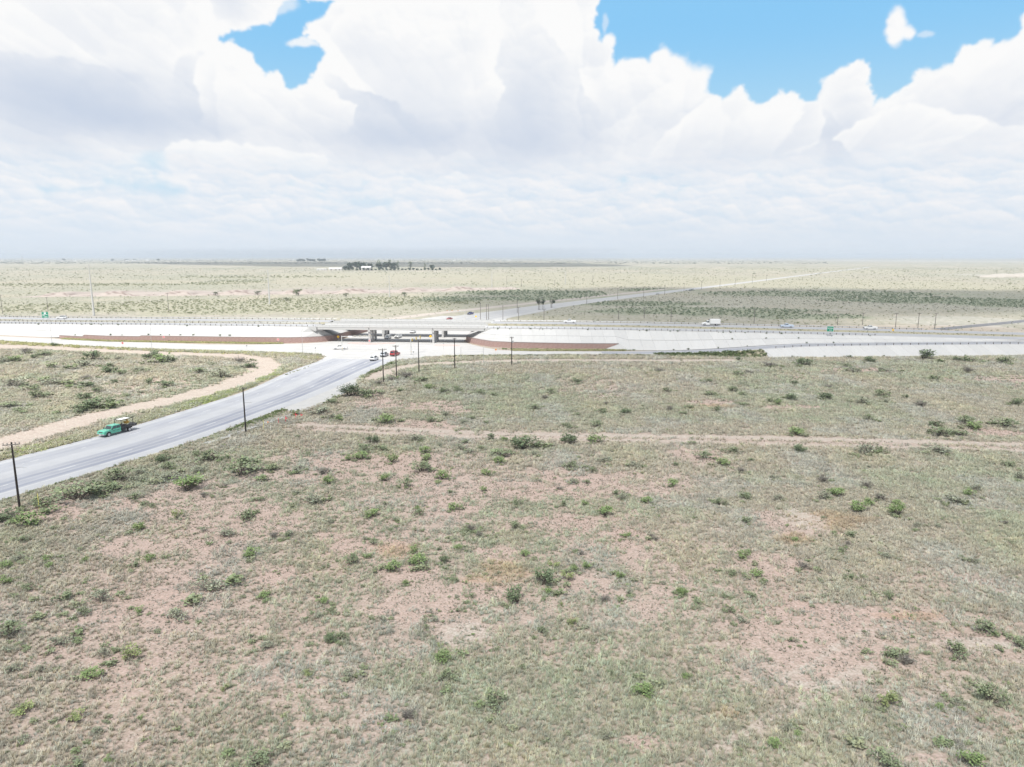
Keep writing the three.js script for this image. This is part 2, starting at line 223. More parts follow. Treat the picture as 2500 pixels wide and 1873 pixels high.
// ---------------------------------------------------------------- what grows where, in metres (x to the right, z towards the viewer)
const SHRUBS = {
  B: [[-44.6,-191.9,5.2]],
  M: [[-39.9,-192.6,5.2],[-47.3,-182.4,3.2],[-18.9,-161.8,2.6],[-9.6,-164.1,1.8],[-6,-159.8,1.5],[-5.4,-192.6,2.3],[-9.2,-196.2,2.8],[-15.9,-200,2.9],[-19.2,-197.5,3.3],[-28,-215.1,4.1],[-31.4,-200,2.7],[21.9,-171.3,2.9],[11.2,-196.2,2.3],[6,-175.2,2.5],[12.3,-155.7,2.6],[19,-156.5,2.3],[15.8,-167.6,1.6],[-45.7,-146.8,1.1],[-25.8,-136.9,2.2],[-29.4,-135.6,3.7],[-39.4,-133.3,1.4],[-16.5,-122.9,3.7],[-17.8,-114,2.1],[-9.9,-111,1.2],[-9.7,-142,1.4],[-6,-136.9,1.5],[-2,-132.7,3.6],[6.1,-142,1.2],[10.6,-124.5,2.3],[13.3,-124.5,1.4],[14.4,-122.4,1.4],[12.7,-115.8,1.2],[17.2,-109.8,1.7],[7.9,-104.7,1.3],[1,-104.7,1.6],[-13.6,-100.8,1.4],[-19.7,-105.1,1.1],[-17.1,-94.6,1.1],[-30.8,-92.5,1.5],[-18.6,-89.9,1.9],[0.4,-95.5,2.2],[59.9,-214.6,2.9],[177.9,-252.4,5.8],[167.3,-256.5,5.1],[116.2,-244.6,3.2],[73.5,-227,3.4],[59.6,-180,2.7],[68.3,-183.2,2.1],[50.8,-173.5,2.2],[44.8,-175.9,2],[41.7,-169.2,1.9],[102.3,-192.2,4.2],[107.3,-189.9,2.1],[133.1,-219.1,3.7],[92.3,-148.7,4],[95.9,-148.7,3.4],[111.2,-156.3,4.4],[104.2,-159.5,3.6],[36.9,-141.1,1.9],[73,-136,1.9],[36.4,-131.3,3],[43.2,-135.4,2.4],[45.1,-129.1,1.3],[32.3,-105,1.9],[37,-108.1,2.1],[34.2,-97.6,2.1],[91.2,-125.8,2.1],[30.5,-126.4,1.3],[44.1,-198.3,2.4],[55.1,-193.4,2.9],[63.9,-193.4,2.4],[83.9,-162.9,2.4],[-67.4,-117.1,4.1],[-68.8,-107.7,6.4],[-67.7,-110.2,2.8],[-66,-111.3,3.1],[-62.5,-124,2.7],[-59.8,-108,1.9],[-57.1,-105.3,1.2],[-55.5,-104.3,0.9],[-60.9,-132.7,1.9],[-57,-128.7,4.3],[-47.7,-120.4,5.6],[-72.8,-104.9,2.8],[-40.1,-107,1.5],[-43.4,-123.1,1.7],[-39.4,-98.7,3.3],[-138.8,-200.4,4.6],[-129,-189.6,4.4],[-129.1,-177.1,4.6],[-122.7,-172.7,3.1],[-127.2,-227.6,4.4],[-103.3,-232,4.8],[-105.3,-190.6,1.6],[-66.2,-90.9,1.8],[-64.4,-94.8,1.6],[-47.1,-83,1.8],[-46.2,-70.9,1.9],[-50.6,-74.5,2.8],[-19.6,-71.3,1.5],[-23,-82.7,1.2],[-51,-66.4,3.3],[-19.3,-48,2.6],[-33.1,-47.7,1.7],[-56,-76.6,1.8],[-5.9,-94.3,1.6],[-20.3,-83.7,2.7],[-6.8,-79,1.6],[-4.4,-74.7,1.3],[-2.6,-76.4,0.9],[-5.8,-71.5,1],[-8.9,-68,1],[3.1,-67,1.5],[-1.6,-63.8,0.8],[-6,-58.8,2.2],[9.1,-59.7,1.1],[0.9,-60.6,1],[-1.3,-54.9,3],[-17.1,-65.8,1.7],[26.3,-80.5,1.9],[46.4,-92.6,2],[40.6,-79.9,1.7],[43.3,-87.5,1.4],[20.5,-72.9,1.7],[23.6,-71.3,1.5],[27.1,-74.9,1.4],[28.1,-65.4,1.3],[42.6,-74.5,1.9],[48.5,-67.7,3.2],[43,-63,2.8],[50.2,-64.7,2.4],[36.6,-63,2.2],[41.4,-55.6,3.2],[28.3,-47.9,2.7],[23.9,-74.7,1.2]],
  S: [[-47.6,-170.4,5.5],[-43.1,-164.9,2],[-11.2,-159.8,2.3],[-16,-167.6,2.4],[-20.3,-144,3.2],[-8.6,-135,2.6],[-10.5,-136.9,2],[-14.7,-140,1.7],[4.5,-133.3,1.8],[22.6,-125,2.5],[17.2,-128.7,3.2],[10.3,-116.2,1.6],[4.7,-116.7,1],[17.6,-107.8,1.6],[-17.4,-98.7,1.5],[-20.1,-91.3,1.2],[-31.3,-105.9,3],[-35.1,-110.6,1.4],[-26.2,-97.4,1.6],[-4.4,-92.8,1.3],[-7.8,-91.6,1.3],[114.3,-233.8,4.9],[125.4,-235.5,4.4],[91.7,-182.1,3.9],[98.8,-183.2,2.2],[69.4,-134.2,4],[83.8,-134.8,4.2],[49.5,-107.7,2.2],[69.9,-106.5,3.4],[42.2,-107.3,1.7],[57.9,-96,1.9],[60.6,-96,1.4],[88,-118.4,2.1],[76.8,-112.1,2],[45.7,-118.4,1.6],[-65.9,-120.9,1.8],[-64.3,-117.1,2],[-56.1,-122.2,2.9],[-59.1,-117.9,4],[-38.3,-123.1,2.5],[-147.4,-206.3,6.4],[-92.9,-223.3,6.1],[-138.3,-210,8],[-125.5,-235.1,4.5],[-105,-197.1,1.9],[-150.8,-247.6,11.2],[-184.3,-255.1,5.2],[-147,-263,3.3],[-93.3,-243.2,3.5],[-126.6,-255.1,6.3],[-113.2,-254.1,1.8],[-108.1,-251.3,3],[-39.5,-92.6,3.1],[-43.2,-94.5,1.5],[-30.9,-92.8,2.1],[-62.5,-84.6,2],[-35.3,-76.8,4.1],[-46,-74.1,3],[-20.9,-70.3,1.6],[-49.2,-63.8,1.8],[-44.8,-64.9,2.5],[-39.5,-63,1.7],[-24.1,-64.4,1.9],[-46.3,-60.3,1.9],[-43.8,-60.2,1.5],[-33.5,-51.5,1.4],[-39.2,-50.7,1.3],[-35.5,-69.9,2.5],[-6.3,-74.9,0.9],[-8.3,-69.6,1.6],[-3.2,-62.3,0.8],[-15,-59.6,1.9],[11.4,-52,0.9],[7.6,-50.9,1.3],[17.8,-88,0.9],[13.6,-75.8,1.7],[17.8,-78,1.2],[-9.8,-50.7,1.3],[-3.6,-48.9,1.2],[-13.8,-69.6,1.6],[48,-85.5,2.1],[24.4,-69.6,2],[58.2,-84.1,1.9],[38.5,-55.4,1.4],[22.3,-51.9,1.7],[17.9,-50.2,1],[20.9,-56.9,1.1]],
  G: [[-40.5,-162.8,2],[-29.2,-161.1,3.7],[-24.4,-203.9,2.7],[-28.6,-130.4,2.8],[-30.7,-129.8,1.5],[-31.3,-116.2,2.1],[-21.7,-117.1,1.6],[-17.3,-135,2.2],[-16.2,-129.8,1.8],[-22.6,-128.7,2.2],[-12.2,-118.5,2.2],[-12.5,-115.8,1],[-4.5,-120.5,1.6],[-3,-121.2,0.7],[-1.8,-144,1.4],[-2.4,-127.6,1.9],[17.4,-142.7,2.8],[21.2,-105.9,1.7],[13.8,-100.4,2.4],[11.2,-105.1,1.2],[-4.7,-111.9,1.1],[-8.7,-102.9,1.7],[-14.4,-102.9,1],[-20.8,-100.1,1.9],[-6.4,-96.8,0.7],[69.2,-180.4,1.8],[61.7,-149.8,3.5],[104.1,-154.7,3.4],[38.8,-126.4,2.4],[27.1,-114.7,1.9],[52.3,-109.3,2.4],[52.9,-102.4,2.4],[55.5,-105.4,1.5],[60,-105.4,1.3],[57.7,-100.7,2.3],[73.8,-109.3,1.6],[-53.4,-112,4.6],[-70,-97.2,5],[-129.5,-203.9,2],[-182.2,-257,4.5],[-126.4,-255.1,5.7],[-52.8,-95.1,2],[-46,-84.8,1.8],[-53.9,-84.4,1.2],[-59,-84.8,1.5],[-57.3,-82.5,1.4],[-62.7,-82.7,2],[-59.8,-78.4,1.9],[-40.4,-71.6,1.5],[-28,-74.9,1.6],[-21.2,-73.4,1.7],[-33.3,-86,2.4],[-38.3,-59.3,2.1],[-30.9,-48.4,0.9],[-12.7,-87.5,1.7],[-7,-88,1.6],[-11.6,-83.2,2.9],[-14.4,-81.6,2.4],[-12.6,-78,1],[3.9,-75.8,1.5],[9.2,-82.7,1.8],[7.8,-81.8,1.4],[1.6,-86,1.7],[12.9,-79.9,1.7],[-6.6,-62.1,2.3],[11.4,-56.9,2.3],[12,-56.2,0.9],[16,-92.3,1.6],[19.3,-75.6,1.3],[-4,-66.7,0.5],[38.4,-90.9,1.4],[29.6,-85.3,2],[29.5,-80.1,1.9],[19.5,-75.5,1.5],[16,-59.1,1.1],[32.9,-55.8,1],[36.5,-54.7,1],[20.7,-50,1.5],[23,-51.3,0.9],[34.8,-48,2.2]],
  T: [[-40.1,-210.8,3.1],[-37.5,-218.1,2.9],[-33.5,-222.7,4.8],[8.9,-188,2],[24.7,-181.4,1.5],[-33.5,-121.4,2.6],[7.8,-112.7,1.1],[-5.9,-94.6,2.2],[19.2,-92.5,1.2],[151.8,-233.8,4.3],[89.8,-244.6,4.9],[49.4,-235.5,3.1],[78.4,-232,2.9],[92.9,-204.8,2.1],[39.5,-173.9,2.1],[105.6,-178.9,3.5],[41,-122.3,1.6],[53.3,-116.5,2.2],[58.3,-107.3,2.1],[59.2,-113.4,1.9],[-49.4,-108.7,1.6],[-48.1,-113.9,1.3],[-133.8,-220.5,3.8],[-193.3,-280.3,5.6],[-99.6,-257,5.5],[-32.6,-92,2.1],[-4.5,-92.8,1.8],[-8.8,-53.5,1.9],[19.5,-91.2,1.8],[10.3,-74.1,1.9],[9,-86.5,1.5],[36.2,-82.7,2.4],[44.9,-89.6,1.4],[37.2,-61.6,2.5],[35.2,-50,1.4],[71.1,-97.2,1.4]],
  D: [[20.3,-213.7,2.8],[28,-170.4,2.7],[-29.1,-142.3,2.3],[-4.8,-145.4,1.8],[0.7,-145,1],[2.3,-138.1,5],[11.6,-142,3.8],[103.5,-248.5,5.4],[131.8,-256.5,4.8],[154.6,-265.1,8],[165.4,-260.7,2.9],[83.8,-260.7,1.9],[128,-267.3,2],[84.8,-210.3,1.9],[74.4,-187.6,3.4],[85,-188.7,3.7],[96.1,-156.3,2.6],[131.7,-180,3.2],[57.6,-136,2.7],[62.8,-198.3,2.2],[-65.7,-128.7,2.8],[-74.2,-99.6,4.3],[-107,-171.9,3.9],[-106,-177.1,8.8],[-116,-188.6,4],[-109.1,-211.3,2.5],[-103.3,-208,3.9],[-125.9,-206.3,4.3],[-117.7,-198.2,2.2],[-121,-212.5,2.6],[-133.4,-233.6,5.1],[-156.9,-261,6.1],[-180.7,-271.4,4.3],[-180.8,-266.1,2.5],[-136.6,-271.4,4],[-137.5,-266.1,4],[-141.3,-245,2.8],[-198.1,-305.3,3.2],[-90.4,-244.1,3.7],[-18.3,-65.5,1.7],[-9.5,-88,0.9],[-8.5,-84.1,1.7],[3.4,-78,3.3],[0.7,-73.8,2.9]],
  Y: [[-52.8,-95,1.9],[-49.4,-99.6,2.2],[-36.5,-62.4,2.2],[-18.7,-59.6,1.1],[-36.3,-53.2,1.7],[-41.2,-53.9,1.9],[-25.5,-57.3,1],[6.7,-79.3,2.2],[5.3,-82.7,1.8],[5.4,-73,0.7],[6.3,-68.9,1.4],[-7.1,-64.5,0.8],[-0.1,-50,0.6],[32.2,-54.9,2.1]]
};
const PATCHES = [[0,1,-66.4,-101.4,9.1,5.4],[0,1,-56.4,-106.5,15.7,6.9],[0,1,-52.1,-113.3,11.1,5.8],[0,1,-41,-119.6,12.9,7],[0,1,-33.4,-128.1,11.7,7.2],[0,1,-21.3,-128.1,9.7,7.9],[0,1,-12.4,-117,12.1,8.7],[0,1,-2,-112.1,12.4,8.5],[0,1,-6.8,-103.4,8.6,6.1],[0,1,15.4,-116.5,15.3,9.1],[0,1,25,-113.3,8.8,6.2],[0,1,-24.9,-157.6,16,5.8],[0,1,-37.2,-182.4,8.7,10.8],[0,1,-19.7,-177.7,8.3,8],[0,1,-20.7,-89.3,8.4,6.5],[0,1,-28.5,-80.9,4.3,4.4],[0,1,-26.5,-92.5,4.7,4.9],[0,1,-5,-67.4,3.8,3.1],[0,1,-9.5,-72.8,5.9,4.2],[0,1,-5.1,-76.6,7.3,3.2],[0,1,8.4,-77.8,4,2.6],[0,1,-12.8,-81.5,4.7,3.9],[0,1,35.3,-132.8,5.6,7.2],[0,1,39.8,-97.6,6.6,6.2],[0,1,33.5,-84.2,5.1,3.3],[0,1,39.5,-70.7,5.3,2.2],[0,1,46.6,-65.6,5.2,1.8],[0,1,10.8,-50.4,1.7,1.2],[0,1,32.1,-48.6,3.6,0.9],[0,1,105.8,-151.1,8.6,3.8],[0,1,-72,-100.4,9.3,3.5],[0,1,54.3,-183.6,7.6,4.8],[0,1,121.5,-237.8,15.8,6],[0,1,156,-219.4,21.3,6],[0,1,72.7,-177.7,11.5,4],[0,1,-1,-87.8,7.5,4.5],[0,1,-38.6,-103.4,6.9,4.5],[0,1,-52.8,-89.3,6.5,3.1],[0,1,2.3,-97.6,10.2,5.5],[0,0.6,28.1,-58.1,5.4,0.9],[0,0.6,31.4,-60.7,3.1,0.8],[0,0.6,10,-73.8,4.9,2.6],[0,0.6,-9.2,-62.6,5.8,2.4],[0,0.6,4.3,-64.3,5.9,2.5],[0,0.6,-29.8,-50.7,11.4,3.3],[0,0.6,-15.6,-53,8.7,2.9],[0,0.6,-42.6,-62.6,8.3,3.2],[0,0.6,-27.9,-62.6,7.2,2.4],[0,0.6,-22.7,-70.7,6.5,3],[0,0.6,52.4,-79.6,7.4,3.2],[0,0.6,34.8,-66,5.5,2],[0,0.6,39.3,-53,4.5,1.8],[0,0.6,34.4,-56.8,4.5,1.5],[0,0.68,-24,-101.4,40.5,36.5],[0,0.68,-30.2,-70.7,23.5,9.2],[0,0.68,-30.9,-56.8,20.5,9.6],[0,0.68,37.1,-66,19.9,7.1],[0,0.68,-5.5,-73.8,16.3,12.1],[1,1,-1.2,-81.9,3.8,3.5],[1,1,-15.5,-87.8,3.2,2.6],[1,1,47.6,-98.5,6.8,3.4],[1,1,38.8,-91.6,2.8,2.3],[1,1,-3.7,-79.6,2.3,1.2],[1,1,54.1,-178.9,5.6,3.5],[1,1,17.7,-53.9,2.2,0.9],[1,1,42.5,-70.7,3,0.8],[2,1,-5,-66.9,2.5,2.1],[2,1,42.6,-99.5,3,4.6],[2,1,27.3,-58.3,3.4,0.5],[2,1,15.8,-57.5,1.8,0.7],[2,1,46.4,-65.1,3.5,1.1]];
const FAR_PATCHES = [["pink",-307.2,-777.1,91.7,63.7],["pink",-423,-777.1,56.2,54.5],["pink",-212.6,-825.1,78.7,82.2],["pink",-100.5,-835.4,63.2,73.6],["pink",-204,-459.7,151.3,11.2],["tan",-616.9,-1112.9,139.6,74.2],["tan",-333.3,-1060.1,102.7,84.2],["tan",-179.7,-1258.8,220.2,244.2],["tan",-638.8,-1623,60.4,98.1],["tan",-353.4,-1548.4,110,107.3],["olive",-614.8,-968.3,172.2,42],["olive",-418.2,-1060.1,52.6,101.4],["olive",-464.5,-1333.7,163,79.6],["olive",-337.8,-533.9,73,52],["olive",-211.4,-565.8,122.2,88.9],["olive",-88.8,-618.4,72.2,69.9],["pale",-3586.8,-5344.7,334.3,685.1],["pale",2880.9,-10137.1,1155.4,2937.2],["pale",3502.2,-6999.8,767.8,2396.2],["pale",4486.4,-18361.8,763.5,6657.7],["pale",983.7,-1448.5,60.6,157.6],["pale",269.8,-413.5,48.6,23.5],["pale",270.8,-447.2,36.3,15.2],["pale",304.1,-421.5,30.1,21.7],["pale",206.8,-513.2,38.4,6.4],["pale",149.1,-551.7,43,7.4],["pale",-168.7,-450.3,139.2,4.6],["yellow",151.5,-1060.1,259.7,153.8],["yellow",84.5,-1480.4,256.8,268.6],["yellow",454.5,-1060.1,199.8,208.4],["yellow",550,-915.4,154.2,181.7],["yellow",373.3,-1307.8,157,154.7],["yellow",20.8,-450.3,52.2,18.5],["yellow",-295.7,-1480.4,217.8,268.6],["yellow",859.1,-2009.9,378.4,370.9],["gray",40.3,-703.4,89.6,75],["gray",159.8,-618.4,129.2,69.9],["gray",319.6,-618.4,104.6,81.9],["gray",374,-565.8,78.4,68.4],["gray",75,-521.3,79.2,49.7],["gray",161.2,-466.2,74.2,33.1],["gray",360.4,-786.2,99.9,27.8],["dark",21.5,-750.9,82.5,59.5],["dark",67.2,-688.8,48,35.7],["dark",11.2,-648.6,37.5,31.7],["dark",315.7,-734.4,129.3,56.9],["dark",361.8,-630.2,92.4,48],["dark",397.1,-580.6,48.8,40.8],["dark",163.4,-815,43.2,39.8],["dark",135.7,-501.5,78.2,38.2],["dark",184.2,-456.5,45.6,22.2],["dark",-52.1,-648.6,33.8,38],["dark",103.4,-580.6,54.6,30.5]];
const DIRT_TRACKS = [[6.0, [[-105.0, -141.0], [-102.9, -152.1], [-101.0, -165.4], [-90.6, -188.7], [-84.9, -209.9], [-83.8, -231.1], [-86.1, -248.0], [-95.5, -264.3], [-110.2, -274.4], [-134.8, -279.1], [-167.3, -287.8], [-199.3, -298.4], [-220.6, -304.0]]], [1.9, [[-47.4, -158.3], [-32.3, -155.9], [-18.1, -152.9], [-4.5, -150.6], [13.3, -149.2], [39.5, -147.8], [65.0, -145.7], [89.3, -143.0], [105.0, -141.0], [119.7, -138.5]]], [1.4, [[-42.8, -153.6], [-31.4, -151.4], [-17.7, -149.2], [-4.4, -147.1], [13.0, -145.3], [38.5, -143.7], [62.8, -140.7], [86.7, -138.5], [101.9, -136.7], [116.2, -134.3]]], [3.4, [[-44.6, -220.7], [-42.2, -232.8], [-36.2, -248.0], [-28.0, -252.9], [-15.0, -256.9], [7.6, -261.1], [35.0, -261.1], [59.1, -260.0], [80.6, -261.1]]], [0.7, [[14.4, -48.5], [19.5, -52.0], [22.3, -53.9], [26.0, -56.2], [30.2, -59.3], [33.9, -61.1]]], [0.55, [[25.1, -59.3], [28.3, -61.1], [30.3, -63.2], [33.5, -65.5], [36.3, -67.3]]], [0.6, [[36.5, -56.5], [38.5, -57.6], [41.3, -58.6], [48.8, -61.9]]], [5.5, [[-46.9, -156.7], [-31.9, -153.6], [-17.9, -151.0], [-4.4, -148.8], [13.1, -147.4], [39.0, -145.7], [64.0, -143.3], [88.0, -140.7], [103.4, -138.8], [117.9, -136.4]]]];

const FINE = noiseTile(512, 16, 5, 41, false, 0.62), SMOOTH = noiseTile(512, 4, 6, 42, false, 0.5), CLUMP = noiseTile(512, 24, 3, 43, true, 0.6);
const GX0 = -290, GZ0 = -420, GW = 580, GH = 400, GS = 2;                       // half-metre grid of bare soil, rust-coloured weeds and pale caliche
const path = new Float32Array(GW * GS * GH * GS), bare = new Float32Array(GW * GS * GH * GS), rust = new Float32Array(GW * GS * GH * GS), chalk = new Float32Array(GW * GS * GH * GS);
{
  const put = (arr, x0, x1, z0, z1, fn) => {
    for (let j = Math.max(0, Math.floor((z0 - GZ0) * GS)); j < Math.min(GH * GS, (z1 - GZ0) * GS); j++) for (let i = Math.max(0, Math.floor((x0 - GX0) * GS)); i < Math.min(GW * GS, (x1 - GX0) * GS); i++) {
      const x = GX0 + i / GS, z = GZ0 + j / GS, v = fn(x, z), k = j * GW * GS + i; if (v > arr[k]) arr[k] = v;
    }
  };
  for (const [kind, k, cx, cz, rx, rz] of PATCHES) put([bare, rust, chalk][kind], cx - rx * 1.7, cx + rx * 1.7, cz - rz * 1.7, cz + rz * 1.7, (x, z) => {
    const q = Math.hypot((x - cx) / rx, (z - cz) / rz) + (samp(SMOOTH, x / 60, z / 60) - 0.5) * 1.9 + (samp(FINE, x / 30, z / 30) - 0.5) * 1.3; return k * sstep(1.3, 0.4, q);
  });
  DIRT_TRACKS.forEach(([w, pts], n) => {
    for (let i = 1; i < pts.length; i++) {
      const [ax, az] = pts[i - 1], [bx, bz] = pts[i], dx = bx - ax, dz = bz - az, L = dx * dx + dz * dz || 1, m = w * 2.2;
      const fn = (x, z) => { const t = clamp(((x - ax) * dx + (z - az) * dz) / L), d = Math.hypot(ax + dx * t - x, az + dz * t - z) + (samp(FINE, x / 24, z / 24) - 0.5) * w * 0.9; return sstep(w, w * 0.6, d); };
      put(bare, Math.min(ax, bx) - m, Math.max(ax, bx) + m, Math.min(az, bz) - m, Math.max(az, bz) + m, (x, z) => fn(x, z) * (n === 0 || n === 3 ? 1 : n < 3 ? 0.95 : n === 7 ? 0.75 : 0.8));
      if (n < 4) put(path, Math.min(ax, bx) - m, Math.max(ax, bx) + m, Math.min(az, bz) - m, Math.max(az, bz) + m, (x, z) => fn(x, z) * [1, 0.75, 0.7, 0.85][n]);
      put(chalk, Math.min(ax, bx) - m, Math.max(ax, bx) + m, Math.min(az, bz) - m, Math.max(az, bz) + m, (x, z) => fn(x, z) * [0.9, 0.85, 0.7, 0.95, 0.7, 0.7, 0.7, 0.2][n]);
    }
  });
}
function gridAt(arr, x, z) { const i = Math.round((x - GX0) * GS), j = Math.round((z - GZ0) * GS); return i < 0 || j < 0 || i >= GW * GS || j >= GH * GS ? 0 : arr[j * GW * GS + i]; }
const bareness = (x, z) => clamp(gridAt(bare, x, z) + sstep(0.56, 0.72, samp(SMOOTH, x / 130 + 0.3, z / 130)) * 0.55);
const grassTint = (x, z) => {
  const a = samp(SMOOTH, x / 170 + 0.5, z / 120), b = samp(SMOOTH, x / 46, z / 46 + 0.3);
  const m = samp(SMOOTH, x / 15 + 0.7, z / 15 + 0.2), m2 = samp(FINE, x / 27, z / 27 + 0.5);
  let c = mix3([0.37, 0.34, 0.268], [0.295, 0.32, 0.225], clamp(sstep(0.3, 0.62, a) * 0.75 + (m - 0.5) * 1.6));            // straw to grey-green
  c = mix3(c, [0.42, 0.39, 0.265], sstep(0.56, 0.72, b) * 0.4);                               // yellow
  c = mix3(c, [0.37, 0.367, 0.32], sstep(0.42, 0.28, b) * 0.7);                                // silvery
  c = mix3(c, [0.40, 0.27, 0.15], gridAt(rust, x, z) * 0.42);
  const k = 0.74 + 0.52 * (0.55 * m + 0.45 * m2); return c.map((v) => v * k);
};
function soilTint(x, z, k) {
  const c = mix3([0.435, 0.31, 0.27], [0.43, 0.34, 0.295], samp(SMOOTH, x / 75 + 0.1, z / 75));
  return mix3(mix3(c, [0.43, 0.275, 0.18], gridAt(rust, x, z) * 0.55), [0.46, 0.42, 0.37], gridAt(chalk, x, z) * (0.35 + 0.65 * k) * 0.8);
}
function nearGround(x, z) {
  const f = samp(FINE, x / 7.3, z / 7.3), g = samp(FINE, x / 31 + 0.2, z / 31), cl = samp(CLUMP, x / 11, z / 11), bn = bareness(x, z);
  const soil = soilTint(x, z, sstep(0.3, 0.6, f)), grass = grassTint(x, z);
  const cover = clamp(1 - bn) * sstep(0.46, 0.68, cl * 0.7 + g * 0.55) * 0.55;
  let c = mix3(soil, [grass[0] * 0.88, grass[1] * 0.88, grass[2] * 0.88], cover);
  if (cl > 0.72) c = mix3(c, [0.215, 0.195, 0.135], sstep(0.72, 0.84, cl) * 0.5 * (1 - bn * 0.5));
  const sp = samp(FINE, x / 2.6 + 0.4, z / 2.6), sp2 = samp(CLUMP, x / 6.5 + 0.3, z / 6.5);
  c = mix3(c, [0.20, 0.165, 0.125], Math.max(sstep(0.58, 0.70, sp) * 0.4, sstep(0.66, 0.80, sp2) * 0.55));        // twigs, litter, tiny plants
  c = mix3(c, [0.52, 0.48, 0.44], sstep(0.40, 0.30, sp) * 0.4);                                                     // pale grit
  const k = 0.82 + 0.36 * f; return [c[0] * k, c[1] * k, c[2] * k];
}

// ---------------------------------------------------------------- the ground: one sheet to the horizon, in four rectangles of growing texel size
const TINTS = { pink: [0.37, 0.325, 0.295], tan: [0.385, 0.34, 0.275], olive: [0.35, 0.325, 0.245], pale: [0.42, 0.39, 0.35], yellow: [0.38, 0.345, 0.272], gray: [0.37, 0.34, 0.285], dark: [0.25, 0.265, 0.185] };  // dark: thicket ground, with some cloud shade painted into the tone
function plainGround(x, z) {
  const s = samp(SMOOTH, x / 900, z / 1500), t = samp(SMOOTH, x / 260 + 0.4, z / 420), f = samp(FINE, x / 90, z / 90);
  let c = mix3([0.375, 0.335, 0.278], [0.32, 0.302, 0.245], sstep(0.35, 0.65, s));
  c = mix3(c, [0.43, 0.37, 0.30], sstep(0.56, 0.74, t) * 0.7);
  const k = 0.72 + 0.56 * f; return [c[0] * k, c[1] * k, c[2] * k];
}
function paintFar(x0, z0, w, d, S, grain, finest) {
  const col = new Float32Array(S * S * 3);
  for (let j = 0; j < S; j++) for (let i = 0; i < S; i++) { const c = plainGround(x0 + ((i + 0.5) / S) * w, z0 + ((j + 0.5) / S) * d), k = (j * S + i) * 3; col[k] = c[0]; col[k + 1] = c[1]; col[k + 2] = c[2]; }
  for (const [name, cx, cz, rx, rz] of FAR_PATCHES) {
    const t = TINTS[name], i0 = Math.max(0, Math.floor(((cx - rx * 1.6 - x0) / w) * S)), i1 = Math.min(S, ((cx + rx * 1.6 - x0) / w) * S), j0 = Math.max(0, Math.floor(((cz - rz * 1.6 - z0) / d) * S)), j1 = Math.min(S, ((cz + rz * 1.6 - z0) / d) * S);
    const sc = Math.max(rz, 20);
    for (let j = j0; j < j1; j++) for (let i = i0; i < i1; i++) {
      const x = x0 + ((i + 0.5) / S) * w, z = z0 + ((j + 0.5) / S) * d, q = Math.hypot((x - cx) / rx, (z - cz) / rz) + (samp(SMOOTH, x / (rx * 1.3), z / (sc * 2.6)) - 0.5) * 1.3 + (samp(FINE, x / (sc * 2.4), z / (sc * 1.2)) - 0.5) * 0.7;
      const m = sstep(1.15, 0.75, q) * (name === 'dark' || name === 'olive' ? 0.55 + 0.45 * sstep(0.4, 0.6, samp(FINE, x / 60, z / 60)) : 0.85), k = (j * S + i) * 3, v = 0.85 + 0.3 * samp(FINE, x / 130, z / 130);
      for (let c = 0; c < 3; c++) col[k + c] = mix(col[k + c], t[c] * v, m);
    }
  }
  const speck = (x, z) => (grain ? sstep(0.60, 0.74, samp(CLUMP, x / grain, z / grain)) : 0);
  return colourTexture(S, S, (i, j) => {
    const x = x0 + ((i + 0.5) / S) * w, z = z0 + ((j + 0.5) / S) * d, k = (j * S + i) * 3; let c = [col[k], col[k + 1], col[k + 2]];
    if (finest && x > GX0 + 8 && x < GX0 + GW - 8 && z > GZ0 + 8 && z < -24) { const n = nearGround(x, z), m = Math.min(sstep(GX0 + 8, GX0 + 60, x), sstep(GX0 + GW - 8, GX0 + GW - 60, x), sstep(GZ0 + 8, GZ0 + 60, z)); c = mix3(c, n, m); }
    return mix3(c, [0.13, 0.15, 0.09], speck(x, z) * 0.5);
  }, false);
}
const RECTS = [[-110, -190, 235, 160], [-270, -400, 540, 385], [-1500, -1750, 3200, 1950], [-26000, -34000, 52000, 38000]];
{
  const mats = [], pos = [], uv = [], groups = [];
  RECTS.forEach(([x0, z0, w, d], n) => {
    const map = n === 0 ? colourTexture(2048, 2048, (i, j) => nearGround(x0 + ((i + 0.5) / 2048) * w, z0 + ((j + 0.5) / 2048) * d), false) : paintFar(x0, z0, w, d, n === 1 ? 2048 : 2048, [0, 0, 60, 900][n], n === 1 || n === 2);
    map.flipY = false;
    mats.push(new THREE.MeshStandardMaterial({ map, roughness: 1 }));
    const start = pos.length / 3, quad = (a, b, e, f) => { if (e - a < 0.01 || f - b < 0.01) return; for (const [x, z] of [[a, f], [e, f], [e, b], [a, f], [e, b], [a, b]]) { pos.push(x, 0, z); uv.push((x - x0) / w, (z - z0) / d); } };
    if (n === 0) quad(x0, z0, x0 + w, z0 + d);
    else { const [a, b, c, e] = RECTS[n - 1], x1 = x0 + w, z1 = z0 + d; quad(x0, z0, x1, b); quad(x0, b + e, x1, z1); quad(x0, b, a, b + e); quad(a + c, b, x1, b + e); }
    groups.push([start, pos.length / 3 - start, n]);
  });
  const g = new THREE.BufferGeometry(); g.setAttribute('position', new THREE.Float32BufferAttribute(pos, 3)); g.setAttribute('uv', new THREE.Float32BufferAttribute(uv, 2)); g.computeVertexNormals();
  for (const [s, c, m] of groups) g.addGroup(s, c, m);
  struct('ground', g, mats);
}

